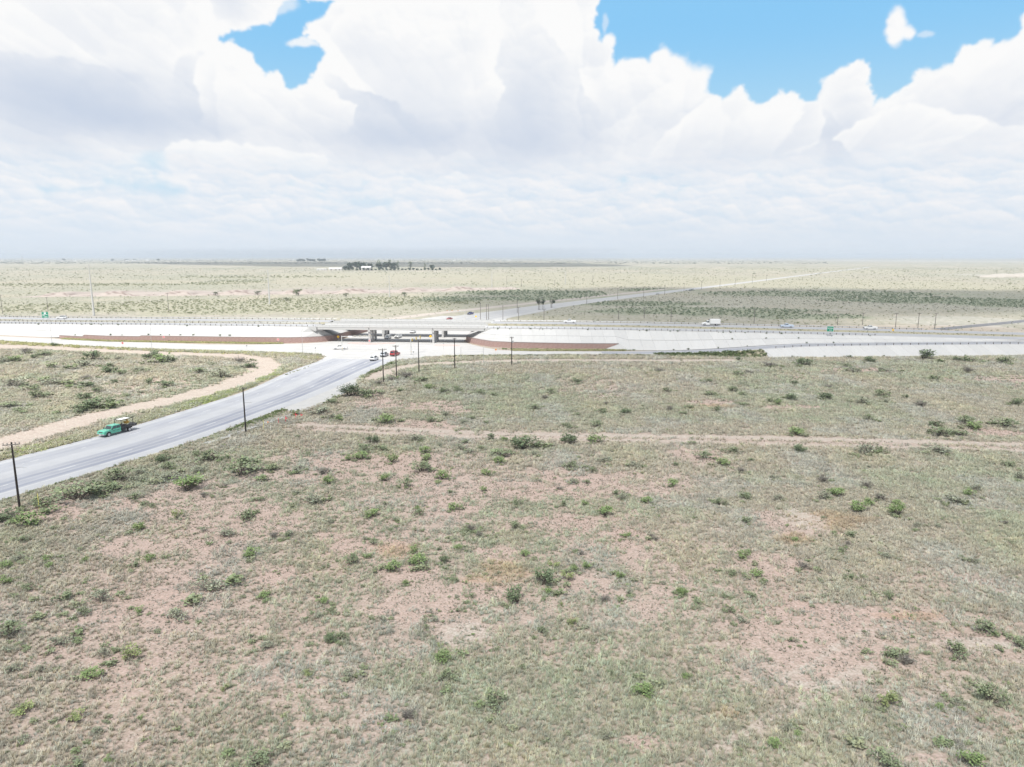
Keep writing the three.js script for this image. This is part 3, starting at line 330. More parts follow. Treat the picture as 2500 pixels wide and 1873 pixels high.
// ---------------------------------------------------------------- clouds above the frame whose shadows lie on the near field, the right slope and the far plain
function cloud(shadow, opacity, seed) {                                     // shadow: outline on the ground; the cloud hangs 1800 m up towards the sun
  const up = 1800, ox = (-190 / 940) * up, oz = (500 / 940) * up, N = 34, xs = shadow.map((p) => p[0]), zs = shadow.map((p) => p[1]), x0 = Math.min(...xs) - 20, x1 = Math.max(...xs) + 20, z0 = Math.min(...zs) - 20, z1 = Math.max(...zs) + 20, p = [], ix = [], deep = [];
  const dist = (x, z) => { let best = 1e9, c = false; for (let i = 0, j = shadow.length - 1; i < shadow.length; j = i++) { const [ax, az] = shadow[j], [bx, bz] = shadow[i], dx = bx - ax, dz = bz - az, t = clamp(((x - ax) * dx + (z - az) * dz) / (dx * dx + dz * dz)); best = Math.min(best, Math.hypot(ax + dx * t - x, az + dz * t - z)); if (az > z !== bz > z && x < ax + ((z - az) / (bz - az)) * dx) c = !c; } return c ? best : -best; };
  for (const side of [1, -1]) for (let j = 0; j <= N; j++) for (let i = 0; i <= N; i++) { const x = mix(x0, x1, i / N), z = mix(z0, z1, j / N), d = dist(x, z) + (samp(SMOOTH, x / 300 + seed, z / 300) - 0.5) * 60, t = Math.sqrt(clamp(d / 120)); if (side > 0) deep.push(d); p.push(x + ox, up + (side > 0 ? t * (90 + 180 * samp(CLUMP, x / 900 + seed, z / 900)) : -t * 18 * samp(SMOOTH, x / 200, z / 200)), z + oz); }
  const at = (i, j, s) => s * (N + 1) * (N + 1) + j * (N + 1) + i;
  for (let j = 0; j < N; j++) for (let i = 0; i < N; i++) { if (Math.max(deep[at(i, j, 0)], deep[at(i + 1, j, 0)], deep[at(i, j + 1, 0)], deep[at(i + 1, j + 1, 0)]) <= 0) continue; for (const s of [0, 1]) { const a = at(i, j, s), b = at(i + 1, j, s), c = at(i, j + 1, s), d = at(i + 1, j + 1, s); s ? ix.push(a, b, c, b, d, c) : ix.push(a, c, b, b, c, d); } }
  const g = new THREE.BufferGeometry(); g.setAttribute('position', new THREE.Float32BufferAttribute(p, 3)); g.setIndex(ix); g.computeVertexNormals();
  struct('cloud', g, new THREE.MeshStandardMaterial({ color: 0xffffff, roughness: 1, transparent: true, opacity, side: THREE.DoubleSide })).name = numbered('cloud');
}
cloud([[-60, 60], [-120, -40], [-95, -120], [-62, -190], [-30, -235], [15, -285], [40, -350], [180, -385], [380, -385], [470, -240], [420, 40], [160, 110]], 0.23, 0.1);
cloud([[-60, -620], [0, -500], [45, -410], [105, -375], [190, -430], [300, -490], [640, -540], [800, -640], [620, -780], [330, -820], [120, -880], [-30, -740]], 0.38, 0.5);
cloud([[-2600, -4800], [-1600, -3500], [-760, -2750], [60, -2600], [480, -3000], [300, -4300], [-800, -4950]], 0.55, 0.7);

// ---------------------------------------------------------------- roads
const along = (t, L) => ((t % L) + L) % L;
// worn pavement across the street: pale shoulders, two pairs of darker wheel paths, a pale turning lane, dashes
function laneTexture(W, pale, dark, lanes, lines, dashes, metres) {
  const N = 512, T = 1024;
  return colourTexture(T, N, (x, y) => {
    const t = ((y + 0.5) / N) * W, s = (x / T) * metres, n = samp(FINE, x / T, y / N * 0.5), n2 = samp(SMOOTH, x / T, t / 9), st = samp(SMOOTH, (x / T) * 1, t / 3.4 + 0.2);
    let d = 0;
    for (const [c, hw, k] of lanes) { const q = Math.abs(t - c + (n2 - 0.5) * 0.35) / hw; d = Math.max(d, k * sstep(1.25, 0.35, q) * (0.3 + 1.3 * st)); }
    let c = mix3(pale, dark, clamp(d));
    const k = 0.90 + 0.2 * n; c = c.map((v) => v * k);
    for (const [p, hw] of lines) if (Math.abs(t - p) < hw && n > 0.34) c = mix3(c, [0.58, 0.58, 0.56], 0.7);
    for (const [p, hw] of dashes) if (Math.abs(t - p) < hw && s % 12 < 3.2 && n > 0.36) c = mix3(c, [0.60, 0.60, 0.59], 0.85);
    return c;
  });
}
const PALE = [0.375, 0.38, 0.40], TRACK = [0.205, 0.218, 0.268];
const STREET = [[-122, -22], [-108, -48], [-94, -76], [-81, -107.3], [-69.1, -136.1], [-65.5, -147.1], [-58.2, -176], [-53, -200], [-49, -225], [-46, -245], [-43.4, -262]];
function ribbon(pts, width, y, side = 1) {
  const c = new THREE.CatmullRomCurve3(pts.map(([x, z]) => new THREE.Vector3(x, 0, z)), false, 'centripetal'), n = Math.ceil(c.getLength() / 4), A = [], B = [];
  for (let i = 0; i <= n; i++) { const u = i / n, p = c.getPointAt(u), t = c.getTangentAt(u), w = typeof width === 'function' ? width(u, p) : width; A.push([p.x, y, p.z]); B.push([p.x + t.z * w * side, y, p.z - t.x * w * side]); }
  return [A, B];
}
{
  const W = 22.5, map = laneTexture(W, PALE, TRACK, [[4.3, 1.0, 0.85], [6.1, 1.15, 0.7], [8.1, 1.05, 0.8], [9.8, 1.0, 0.45], [15.8, 1.3, 0.3], [17.6, 1.2, 0.42], [19.3, 1.0, 0.36]], [[3.0, 0.07], [20.9, 0.07]], [[6.9, 0.07], [17.0, 0.07]], 60);
  const [A, B] = ribbon(STREET, (u, p) => mix(22.5, 27, sstep(-185, -240, p.z)), 0.06);
  struct('street', sheet(A, B, [1 / 60, 1], true), new THREE.MeshStandardMaterial({ map, roughness: 0.9 }));
  const far = laneTexture(24, [0.39, 0.385, 0.38], [0.33, 0.33, 0.35], [[6, 1.2, 0.7], [10, 1.2, 0.7], [14, 1.2, 0.6], [18, 1.2, 0.6]], [[3, 0.1], [21, 0.1]], [], 120);
  const [C, D] = ribbon([[-8, -428], [2, -455], [18, -490], [38, -540], [66, -592], [121, -682], [313, -997], [655, -1555], [1300, -2600]], (u, p) => mix(mix(38, 22, sstep(-430, -600, p.z)), 13, sstep(-620, -1000, p.z)), 0.05);
  struct('road', sheet(C, D, [1 / 120, 1], true), new THREE.MeshStandardMaterial({ map: far, roughness: 0.9 }));
  const [S1, S2] = ribbon([[228, -371], [248, -384], [288, -408], [338, -440], [420, -490]], 8, 0.05); struct('side_road', sheet(S1, S2, [1 / 40, 1], true), new THREE.MeshStandardMaterial({ map: laneTexture(8, [0.155, 0.155, 0.165], [0.11, 0.11, 0.12], [[2, 0.7, 0.7], [6, 0.7, 0.7]], [[0.5, 0.08], [7.5, 0.08]], [[4, 0.07]], 40), roughness: 0.95 }));
  // bare verges beside the road beyond the bridge
  const verge = (n, q) => new THREE.MeshStandardMaterial({ map: colourTexture(256, 256, (x, y) => { const k = 0.85 + 0.3 * samp(FINE, x / 256, y / 256); return [0.40 * k, 0.355 * k, 0.32 * k]; }), roughness: 1 });
  const [E, F] = ribbon([[-75, -428], [-52, -470], [-22, -520], [22, -588], [98, -705], [190, -850]], (u, p) => 9 + 4 * samp(SMOOTH, p.x / 80, p.z / 80), 0.03);
  struct('dirt_verge', sheet(E, F, [1 / 8, 1 / 8]), verge());
}
const slabNoise = (x, y, S) => samp(FINE, x / S, y / S) * 0.6 + samp(SMOOTH, x / S, y / S) * 0.4;
const concreteMap = colourTexture(1024, 1024, (x, y) => {           // 24 m of cast slabs with joints every 6 m and drifting tyre marks
  const n = slabNoise(x, y, 1024), k = 0.86 + 0.28 * n, st = sstep(0.52, 0.72, samp(SMOOTH, x / 2048 + 0.3, y / 340));
  let c = mix3([0.42, 0.413, 0.405], [0.34, 0.34, 0.35], st * 0.55);
  if (x % 256 < 2 || y % 256 < 2) c = mix3(c, [0.27, 0.27, 0.27], 0.5);
  return c.map((v) => v * k);
});
const concreteRoad = new THREE.MeshStandardMaterial({ map: concreteMap, roughness: 0.92 });
struct('intersection_pavement', polygon([[-345, -362], [-290, -345], [-235.7, -325.2], [-201.8, -311.2], [-170, -300.6], [-141, -293], [-107.4, -287], [-83.4, -281.5], [-75.7, -277.9], [-72.5, -272], [-71.4, -265.4], [-71.6, -252], [-45, -246], [-42.5, -255.9], [-39.1, -264.3], [-32.7, -270.2], [-23, -273.6], [8, -276.2], [40, -276.8], [40, -286], [8, -286.6], [-5, -290], [-12, -299], [-17.5, -309], [-22, -319], [-21.4, -345], [-19, -370], [-14, -400], [-4, -430], [-3, -445], [-45, -462], [-60, -432], [-68, -395], [-73.4, -366], [-77, -344], [-80, -324], [-85, -317.5], [-92, -313.5], [-100, -311.5], [-115, -308.3], [-136, -309.8], [-160, -316.5], [-182.5, -319.6], [-215, -331.8], [-248, -342.3], [-300, -362], [-352, -382]], 0.03, 1 / 24), concreteRoad);
struct('driveway_apron', polygon([[-58.6, -175], [-53.4, -171.9], [-50.3, -179.6], [-47.6, -194], [-46.8, -207], [-48.2, -226], [-50.2, -218], [-53.4, -198]], 0.045, 1 / 24), concreteRoad);
struct('brick_median', polygon([[-73, -312], [-62, -309], [-52, -312.5], [-52, -316], [-62, -314.5], [-72, -317]], 0.05, 1 / 3), new THREE.MeshStandardMaterial({ map: colourTexture(128, 128, (x, y) => { const r = Math.floor(y / 16), b = samp(FINE, Math.floor((x + (r % 2) * 16) / 32) * 0.37, r * 0.73), k = 0.85 + 0.35 * b, j = y % 16 < 1 || (x + (r % 2) * 16) % 32 < 1; return j ? [0.42, 0.38, 0.36] : [0.50 * k, 0.37 * k, 0.345 * k]; }), roughness: 0.95 }));
struct('brick_median', polygon([[-34, -305], [-22, -303], [-23, -308], [-33, -310]], 0.05, 1 / 3), scene.children[scene.children.length - 1].material).name = 'brick_median_001';

// ---------------------------------------------------------------- the highway on its embankment
const HE = [[-420, 2.4], [-330, 3.8], [-257, 4.9], [-203, 6.0], [-161, 6.6], [-121, 6.9], [27, 6.9], [55, 6.7], [96, 6.2], [123, 5.75], [163, 5.15], [211, 4.2], [300, 2.6], [420, 1.2]];
const he = (x) => lerpTable(HE, x);
const hz = (x) => (x < -88 ? -319 - 0.092 * (-x - 88) - 0.00075 * (x + 88) ** 2 : -319 + ((x + 88) / 76) * 7.2 - Math.max(0, x + 12) * 0.003);
const range = (a, b, n) => Array.from({ length: n + 1 }, (_, i) => a + ((b - a) * i) / n);
const top = (x, t, dy = 0) => [x, he(x) + dy, hz(x) - t];
const asphaltMap = (W) => laneTexture(W, [0.33, 0.333, 0.35], [0.24, 0.245, 0.265], [[3.6, 0.6, 0.8], [5.3, 0.6, 0.8], [7.2, 0.6, 0.7], [8.8, 0.6, 0.7]], [[1.9, 0.1], [9.9, 0.1]], [[6.25, 0.08]], 48);
const highwayMat = new THREE.MeshStandardMaterial({ map: asphaltMap(11.5), roughness: 0.9 }), frontMat = new THREE.MeshStandardMaterial({ map: laneTexture(9, [0.30, 0.305, 0.33], [0.215, 0.225, 0.26], [[3, 0.7, 0.7], [4.8, 0.7, 0.7], [6.2, 0.6, 0.5]], [[1, 0.1], [8, 0.1]], [], 40), roughness: 0.9 });
const fillMat = new THREE.MeshStandardMaterial({ map: colourTexture(512, 512, (x, y) => { const n = samp(FINE, x / 512, y / 512), g = sstep(0.45, 0.62, samp(CLUMP, x / 512, y / 512)), k = 0.78 + 0.44 * n; const c = mix3([0.40, 0.345, 0.29], [0.25, 0.235, 0.15], g * 0.8); return c.map((v) => v * k); }), roughness: 1 });
for (const [a, b] of [[-420, -88], [-12.2, 420]]) {
  const xs = range(a, b, 40), row = (t, dy) => xs.map((x) => top(x, t, dy));
  struct('highway', sheet(row(0.2, 0.03), row(11.7, 0.03), [1 / 48, 1], true), highwayMat).name = numbered('highway_carriageway');
  struct('highway', sheet(row(22, 0.03), row(33.5, 0.03), [1 / 48, 1], true), highwayMat).name = numbered('highway_carriageway');
  // fill: median dip, far bank
  struct('x', sheet(row(-0.1, 0), row(34, 0), [1 / 9, 1 / 9]), fillMat).name = numbered('highway_fill');
  struct('x', sheet(row(34, 0), xs.map((x) => [x, -0.02, hz(x) - 34 - he(x) * 2.4]), [1 / 9, 1 / 9]), fillMat).name = numbered('highway_bank');
}

// cast concrete slope paving, slab by slab
const slabMats = { bright: [], dull: [] };
for (let i = 0; i < 5; i++) {
  const k = 0.965 + 0.0175 * i, mk = (c) => new THREE.MeshStandardMaterial({ map: colourTexture(256, 256, (x, y) => { const n = slabNoise(x, y + i * 51, 256), s = sstep(0.58, 0.8, samp(SMOOTH, x / 256 + i * 0.2, y / 900)); const q = k * (0.93 + 0.14 * n) * (1 - 0.1 * s); return [c[0] * q, c[1] * q, c[2] * q]; }), roughness: 0.95 });
  slabMats.bright.push(mk([0.425, 0.422, 0.418])); slabMats.dull = slabMats.bright;
}
const jointMat = std(0.30, 0.30, 0.295, 1);
function pavedSlope(name, low, high, rows, mats, seed) {              // low/high: matching points along the toe and the crest
  const r = rng(seed), down = (l) => l.map(([x, y, z]) => [x, y - 0.7, z - 0.35]), root = struct(name, sheet(down(low), down(high)), jointMat);
  const at = (i, t) => [0, 1, 2].map((c) => mix(low[i][c], high[i][c], t));
  for (let i = 1; i < low.length; i++) for (let k = 0; k < rows; k++) {
    const t0 = k / rows + 0.006, t1 = (k + 1) / rows - 0.006, a = at(i - 1, t0), b = at(i, t0), c = at(i, t1), d = at(i - 1, t1);
    const inset = (p, q, m) => p.map((v, n) => mix(v, q[n], m)), w = Math.hypot(b[0] - a[0], b[2] - a[2]) || 1, m = Math.min(0.02 / w, 0.1);
    const A = inset(a, b, m), Bq = inset(b, a, m), C = inset(c, d, m), D = inset(d, c, m);
    const u = new THREE.Vector3(...Bq).sub(new THREE.Vector3(...A)), v = new THREE.Vector3(...D).sub(new THREE.Vector3(...A)), n = u.cross(v).normalize(); if (n.y < 0) n.negate();
    const lift = 0.03 + 0.012 * r(), up = (p) => [p[0] + n.x * lift, p[1] + n.y * lift, p[2] + n.z * lift], dn = (p) => [p[0] - n.x * 0.2, p[1] - n.y * 0.2, p[2] - n.z * 0.2];
    part(root, 'concrete_slab', hex([dn(A), dn(Bq), dn(C), dn(D), up(A), up(Bq), up(C), up(D)]), mats[Math.floor(r() * mats.length)]);
  }
  return root;
}
// toe lines, from the left edge of the view to the bridge and on to the right
const TOE_L = [[-350, -386], [-300, -366.5], [-248, -346], [-214, -334.4], [-185, -324.6], [-154, -320.4], [-123, -316.6], [-100, -315]];
const TOE_H = [[-350, 0], [-216, 0], [-213, 1.3], [-200, 1.3], [-199, 2.1], [-170, 2.1], [-169, 2.5], [-100, 2.5]];
{
  const xs = range(-345, -100, 34), low = xs.map((x) => [x, lerpTable(TOE_H, x) + 0.01, lerpTable(TOE_L, x)]), high = xs.map((x) => { const t = x - 4 * sstep(-100, -140, x); return [t, he(t) - 0.02, hz(t) + 0.1]; });
  low.push([-92.5, 2.5, -316.4], [-86.5, 2.5, -319.6], [-82, 2.5, -324.2]); high.push([-95, 6.88, hz(-95) + 0.1], [-91, 6.88, hz(-91) + 0.1], [-88.6, 6.88, hz(-88.6) + 0.1]);
  pavedSlope('concrete_embankment', low, high, 2, slabMats.bright, 5);
  const abutL = [[-82, -324.2], [-80.4, -333], [-78.9, -342], [-77.4, -351], [-75.8, -360], [-74.6, -367]], abutH = [[-88.6, -319.2], [-87.5, -329], [-86.4, -338], [-85.3, -347], [-84.2, -356], [-83.4, -363]];
  pavedSlope('abutment_slope', abutL.map(([x, z]) => [x, 2.5, z]), abutH.map(([x, z]) => [x, 5.5, z]), 1, slabMats.bright, 6);
  pavedSlope('abutment_slope', [[-20.4, 2.5, -319], [-20, 2.5, -330], [-19, 2.5, -341], [-18, 2.5, -352], [-17, 2.5, -362]], [[-13.2, 5.5, -312], [-12, 5.5, -322], [-10.8, 5.5, -333], [-9.7, 5.5, -343.5], [-8.6, 5.5, -354]], 1, slabMats.bright, 7).name = 'abutment_slope_001';
  // right of the bridge
  const lowR = [[-20.4, 2.5, -319], [-16.8, 2.5, -312.6], [-13.6, 2.5, -307.6], [-8.2, 2.5, -300.8], [-1, 2.45, -298]], highR = [[-12.2, 6.88, hz(-12.2) + 0.1], [-11, 6.88, hz(-11) + 0.1], [-9, 6.88, hz(-9) + 0.1], [-6, 6.88, hz(-6) + 0.1], [-1, 6.88, hz(-1) + 0.1]];
  for (const x of range(4, 44, 8)) { lowR.push([x, 2.4, lerpTable([[-1, -298], [8.6, -296.6], [25.5, -294], [44, -293]], x)]); highR.push([x, he(x) - 0.02, hz(x) + 0.1]); }
  for (const x of range(49, 330, 56)) {
    const e = lerpTable([[49, 0.02], [70, 0.35], [80, 0.8], [92, 1.5], [104, 2.3], [118, 3.0], [150, 3.3], [200, 3.5], [260, 2.9], [330, 2.0]], x);
    lowR.push([x, Math.min(e, he(x) - 0.05), Math.max(lerpTable([[49, -289.5], [60, -287.2], [118, -288.3], [200, -291], [260, -293.5], [330, -296]], x), hz(x) + 0.25)]); highR.push([x, he(x) - 0.02, hz(x) + 0.1]);
  }
  pavedSlope('concrete_embankment', lowR, highR, 2, slabMats.dull, 8).name = 'concrete_embankment_001';
  { const t = new THREE.BufferGeometry(); t.setAttribute('position', new THREE.Float32BufferAttribute([38.2, -0.02, -292.5, 49.2, -0.02, -289.4, 44.4, 2.5, -293], 3)); t.setAttribute('uv', new THREE.Float32BufferAttribute([0, 0, 1, 0, 0.5, 1], 2)); t.computeVertexNormals(); part(scene.getObjectByName('concrete_embankment_001'), 'concrete_slab', t, slabMats.dull[1]); }
  // ramp that climbs beside it, on a lower paved slope
  const RAMP = [[36, -277, 0.07], [51, -277, 0.08], [70, -277.3, 0.35], [80, -277.6, 0.8], [92, -278, 1.5], [104, -278.5, 2.3], [118, -279.2, 3.0], [150, -280.5, 3.3], [200, -282.4, 3.5], [260, -284.5, 2.9], [330, -287, 2.0]];
  const xr = range(36, 330, 60), rz = (x) => lerpTable(RAMP, x), ry = (x) => lerpTable(RAMP, x, 2);
  struct('frontage_road', sheet(xr.map((x) => [x, ry(x), rz(x)]), xr.map((x) => [x, ry(x), rz(x) - lerpTable([[36, 9.2], [118, 9], [200, 8.5], [330, 8]], x)]), [1 / 40, 1], true), frontMat);
  const xl = range(99, 330, 42);
  pavedSlope('concrete_embankment', xl.map((x) => [x + 1, 0.01, lerpTable([[97, -268.5], [118, -269.8], [150, -271.2], [200, -274.6], [330, -281]], x)]), xl.map((x) => [x, ry(x) - 0.02, rz(x) + 0.02]), 1, slabMats.dull, 9).name = 'concrete_embankment_002';
  const xb = range(52, 99.5, 16);
  struct('ramp_bank', sheet(xb.map((x) => [x, -0.02, rz(x) + 1.2 + ry(x) * 3.2]), xb.map((x) => [x, ry(x) - 0.02, rz(x)]), [1 / 9, 1 / 9]), fillMat);
  struct('ramp_bank', hex([[98.6, 0, -269], [101, 0, -268.6], [101, 0, -286], [98.4, 0, -286], [99.2, 1.7, -277.6], [100, 1.9, -278.4], [100, 1.9, -286], [99, 1.9, -286]]), slabMats.dull[2]).name = 'ramp_end_wall';
  scene.userData.ramp = { rz, ry };
}

// ---------------------------------------------------------------- block retaining walls
function blockMap(seed) {
  return colourTexture(512, 256, (x, y) => {                             // 6 m x 3 m of split-faced blocks 0.45 x 0.2 m
    const r = Math.floor(y / 17.07), xx = x + (r % 2) * 19.2, b = samp(FINE, Math.floor((xx % 512) / 38.4) * 0.377 + seed, r * 0.731), n = samp(FINE, x / 512 + seed, y / 256), k = (0.72 + 0.5 * b) * (0.86 + 0.28 * n);
    if (y % 17.07 < 1.6 || xx % 38.4 < 1.4) return [0.23, 0.18, 0.165];
    return mix3([0.35, 0.205, 0.18], [0.36, 0.27, 0.25], b).map((v) => v * k);
  });
}
const blockMat = new THREE.MeshStandardMaterial({ map: blockMap(0.1), roughness: 1, bumpMap: greyTexture(512, 256, (x, y) => { const r = Math.floor(y / 17.07), xx = x + (r % 2) * 19.2; return y % 17.07 < 1.6 || xx % 38.4 < 1.4 ? 0 : 0.6 + 0.4 * samp(FINE, x / 512, y / 256); }), bumpScale: 0.03 }), copingMat = std(0.33, 0.30, 0.29, 0.95);
function retainingWall(label, base, height, endTaper = 0) {              // base: plan points; height: top elevation at each
  const g = thing('retaining_wall', label, 'retaining wall', base[0][0], 0, base[0][1]), o = base[0], P = [];
  for (let i = 1; i < base.length; i++) { const n = Math.max(1, Math.round(Math.hypot(base[i][0] - base[i - 1][0], base[i][1] - base[i - 1][1]) / 2.5)); for (let k = i === 1 ? 0 : 1; k <= n; k++) { const t = k / n; P.push([mix(base[i - 1][0], base[i][0], t) - o[0], mix(base[i - 1][1], base[i][1], t) - o[1], t < 1 ? height[i - 1] : height[i]]); } }
  const nrm = P.map((p, i) => { const a = P[Math.max(0, i - 1)], b = P[Math.min(P.length - 1, i + 1)], l = Math.hypot(b[0] - a[0], b[1] - a[1]); return [-(b[1] - a[1]) / l, (b[0] - a[0]) / l]; });
  const lo = P.map((p, i) => [p[0], -0.05, p[1]]), hi = P.map((p, i) => [p[0] - nrm[i][0] * 0.12, p[2], p[1] - nrm[i][1] * 0.12]), back = P.map((p, i) => [p[0] - nrm[i][0] * 0.7, p[2], p[1] - nrm[i][1] * 0.7]);
  if (endTaper) { hi[hi.length - 1][0] += endTaper; back[back.length - 1][0] += endTaper; }
  part(g, 'block_face', sheet(lo, hi, [1 / 6, 1 / 3]), blockMat);
  const cap = []; for (let i = 1; i < P.length; i++) { const q = (p, s, dy) => [p[0], p[1] + dy, p[2]], f = (k, t) => [hi[k][0] + nrm[k][0] * t, 0, hi[k][2] + nrm[k][1] * t], y0 = Math.min(hi[i - 1][1], hi[i][1]); const c = [f(i - 1, 0.08), f(i, 0.08), f(i, -0.6), f(i - 1, -0.6)]; const h = [hi[i - 1][1], hi[i][1], hi[i][1], hi[i - 1][1]]; cap.push(hex([...c.map((p, k) => [p[0], h[k] - 0.02, p[2]]), ...c.map((p, k) => [p[0], h[k] + 0.16, p[2]])])); }
  part(g, 'coping', fuse(cap), copingMat);
  part(g, 'wall_back', sheet(hi, back), copingMat);
  return g;
}
retainingWall('long reddish block retaining wall below the white slope left of the bridge, curving in beneath it', [[-214, -334], [-200, -328.8], [-199, -328.5], [-185, -324], [-170, -322.2], [-169, -322], [-154, -320], [-123, -316], [-100, -314.4], [-92, -315.8], [-86, -319], [-81.5, -323.8], [-80, -332], [-78.4, -342], [-76.9, -351], [-75.2, -360.5], [-74, -368]], [1.3, 1.3, 2.1, 2.1, 2.1, 2.5, 2.5, 2.5, 2.5, 2.5, 2.5, 2.5, 2.5, 2.5, 2.5, 2.5, 2.5]);
retainingWall('reddish block retaining wall curving away right of the bridge under the grey slope', [[-17, -362], [-19.4, -341], [-20.8, -319], [-17.2, -312], [-14, -307], [-8.6, -300.2], [-1, -297.2], [8.6, -295.9], [25.5, -293.3], [38.3, -292.6]], [2.5, 2.5, 2.5, 2.5, 2.5, 2.5, 2.45, 2.4, 2.4, 2.4], 6);

// ---------------------------------------------------------------- the two bridges
const bridgeConc = new THREE.MeshStandardMaterial({ map: colourTexture(256, 256, (x, y) => { const n = slabNoise(x, y, 256), s = sstep(0.55, 0.75, samp(SMOOTH, x / 256, y / 1400)); const k = (0.88 + 0.24 * n) * (1 - 0.14 * s); return [0.42 * k, 0.418 * k, 0.412 * k]; }), roughness: 0.95 });
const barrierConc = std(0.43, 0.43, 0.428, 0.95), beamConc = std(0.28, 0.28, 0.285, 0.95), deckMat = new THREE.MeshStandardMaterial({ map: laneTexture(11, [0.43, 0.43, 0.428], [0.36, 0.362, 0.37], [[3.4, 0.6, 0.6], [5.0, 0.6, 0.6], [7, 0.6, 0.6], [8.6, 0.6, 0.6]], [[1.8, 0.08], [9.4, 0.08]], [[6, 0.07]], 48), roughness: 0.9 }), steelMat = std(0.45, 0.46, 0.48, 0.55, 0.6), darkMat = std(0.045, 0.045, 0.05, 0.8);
function bridge(label, ox, oz) {
  const L = 76.4, g = thing('highway_bridge', label, 'bridge', ox, 0, oz, -0.0943, 'twin bridges of the highway over the street');
  const top_ = 6.92;
  part(g, 'deck', rbox(L, 0.24, 11.2, L / 2, top_ - 0.12, -5.6, 0.03), bridgeConc);
  const road = sheet(range(0, L, 8).map((x) => [x, top_ + 0.012, -0.5]), range(0, L, 8).map((x) => [x, top_ + 0.012, -10.7]), [1 / 48, 1], true); part(g, 'road_surface', road, deckMat);
  for (const z of [-0.18, -11.02]) {
    const s = new THREE.Shape([[-0.18, 0], [0.18, 0], [0.18, 0.18], [0.1, 0.42], [0.11, 0.84], [-0.11, 0.84], [-0.1, 0.42], [-0.18, 0.18]].map(([x, y]) => new THREE.Vector2(x, y))), e = new THREE.ExtrudeGeometry(s, { depth: L, bevelEnabled: false }); e.rotateY(Math.PI / 2); e.translate(0, top_, z);
    const b = part(g, 'barrier', e, barrierConc);
    for (let k = 1; k < 25; k++) part(b, 'joint', box(0.03, 0.7, 0.02, (L * k) / 25, top_ + 0.4, z + 0.185), darkMat);
  }
  const spans = [[0.4, 24], [24.3, 53], [53.3, L - 0.4]];
  for (const [a, b] of spans) for (const z of [-0.42, -3.2, -5.6, -8, -10.78]) {
    const s = new THREE.Shape([[-0.33, 0], [0.33, 0], [0.33, 0.2], [0.12, 0.36], [0.12, 0.86], [0.45, 0.96], [0.45, 1.06], [-0.45, 1.06], [-0.45, 0.96], [-0.12, 0.86], [-0.12, 0.36], [-0.33, 0.2]].map(([x, y]) => new THREE.Vector2(x, y))), e = new THREE.ExtrudeGeometry(s, { depth: b - a, bevelEnabled: false }); e.rotateY(Math.PI / 2); e.translate(a, top_ - 1.3, z);
    if (z > -1 || z < -10) part(g, 'fascia_girder', rbox(b - a, 1.06, 0.7, (a + b) / 2, top_ - 0.77, z, 0.04), bridgeConc); else part(g, 'girder', e, beamConc);
  }
  for (const s of [24.15, 53.15]) {
    const p = part(g, 'pier_cap', rbox(1.15, 0.85, 11, s, top_ - 1.3 - 0.425, -5.6, 0.05), bridgeConc);
    for (const z of [-1.0, -5.6, -10.2]) part(p, 'column', rbox(0.95, 4.85, 0.95, s, 2.35, z, 0.08), bridgeConc);
  }
  for (const [s, q] of [[-0.35, 1], [L + 0.35, -1]]) {
    const a = part(g, 'abutment', rbox(0.8, 1.75, 11.4, s, top_ - 0.95, -5.6, 0.03), bridgeConc);
    const wing = new THREE.Shape([[0, 0], [-3.6, 0], [-3.6, -0.5], [0.3, -2.4]].map(([x, y]) => new THREE.Vector2(x * q, y))), e = new THREE.ExtrudeGeometry(wing, { depth: 0.3, bevelEnabled: false }); e.translate(s - 0.3 * q, top_ + 0.1, -0.32); part(a, 'wing_wall', e, bridgeConc);
  }
  return g;
}
bridge('nearer concrete highway bridge on two rows of columns over the street', -88, -318.6);
bridge('farther concrete highway bridge, half hidden behind the nearer one', -85.9, -340.5);

// ---------------------------------------------------------------- guard rails
const railMat = std(0.42, 0.43, 0.45, 0.5, 0.55), postMat = std(0.13, 0.11, 0.10, 0.9);
function guardRail(label, pts, step) {
  const o = pts[0], g = thing('guard_rail', label, 'guard rail', o[0], o[1], o[2]), P = pts.map((p) => [p[0] - o[0], p[1] - o[1], p[2] - o[2]]);
  const prof = [[0.0, 0.42], [0.07, 0.48], [0.0, 0.56], [0.07, 0.64], [0.0, 0.72]], A = [];
  const geos = []; for (let k = 1; k < prof.length; k++) geos.push(sheet(P.map((p) => [p[0], p[1] + prof[k - 1][1], p[2] + prof[k - 1][0]]), P.map((p) => [p[0], p[1] + prof[k][1], p[2] + prof[k][0]])));
  part(g, 'rail', fuse(geos), railMat);
  const post = box(0.18, 0.82, 0.2, 0, 0.35, 0.18), L = []; let s = 0; for (let i = 0; i < P.length; i++) { if (i) s += Math.hypot(P[i][0] - P[i - 1][0], P[i][2] - P[i - 1][2]); L.push([s, ...P[i]]); }
  for (let d = 0.3; d < s; d += step) { const m = part(g, 'post', post, postMat); m.position.set(lerpTable(L, d, 1), lerpTable(L, d, 2), lerpTable(L, d, 3)); }
  return g;
}
const rimPts = (a, b, t, n) => range(a, b, n).map((x) => [x, he(x), hz(x) - t]);
guardRail('metal guard rail along the near highway edge left of the bridge, above the white slope', rimPts(-320, -89, 0.35, 40), 2.6);
guardRail('metal guard rail along the near highway edge right of the bridge, above the grey slope', rimPts(-11, 153, 0.35, 36), 2.6);
guardRail('metal guard rail on the median side of the near carriageway left of the bridge', rimPts(-300, -89, 11.2, 36), 3.2);
guardRail('metal guard rail at the back of the far carriageway left of the bridge', rimPts(-300, -87, 33.6, 36), 3.2);
guardRail('metal guard rail at the back of the far carriageway right of the bridge', rimPts(-9, 190, 33.6, 36), 3.2);
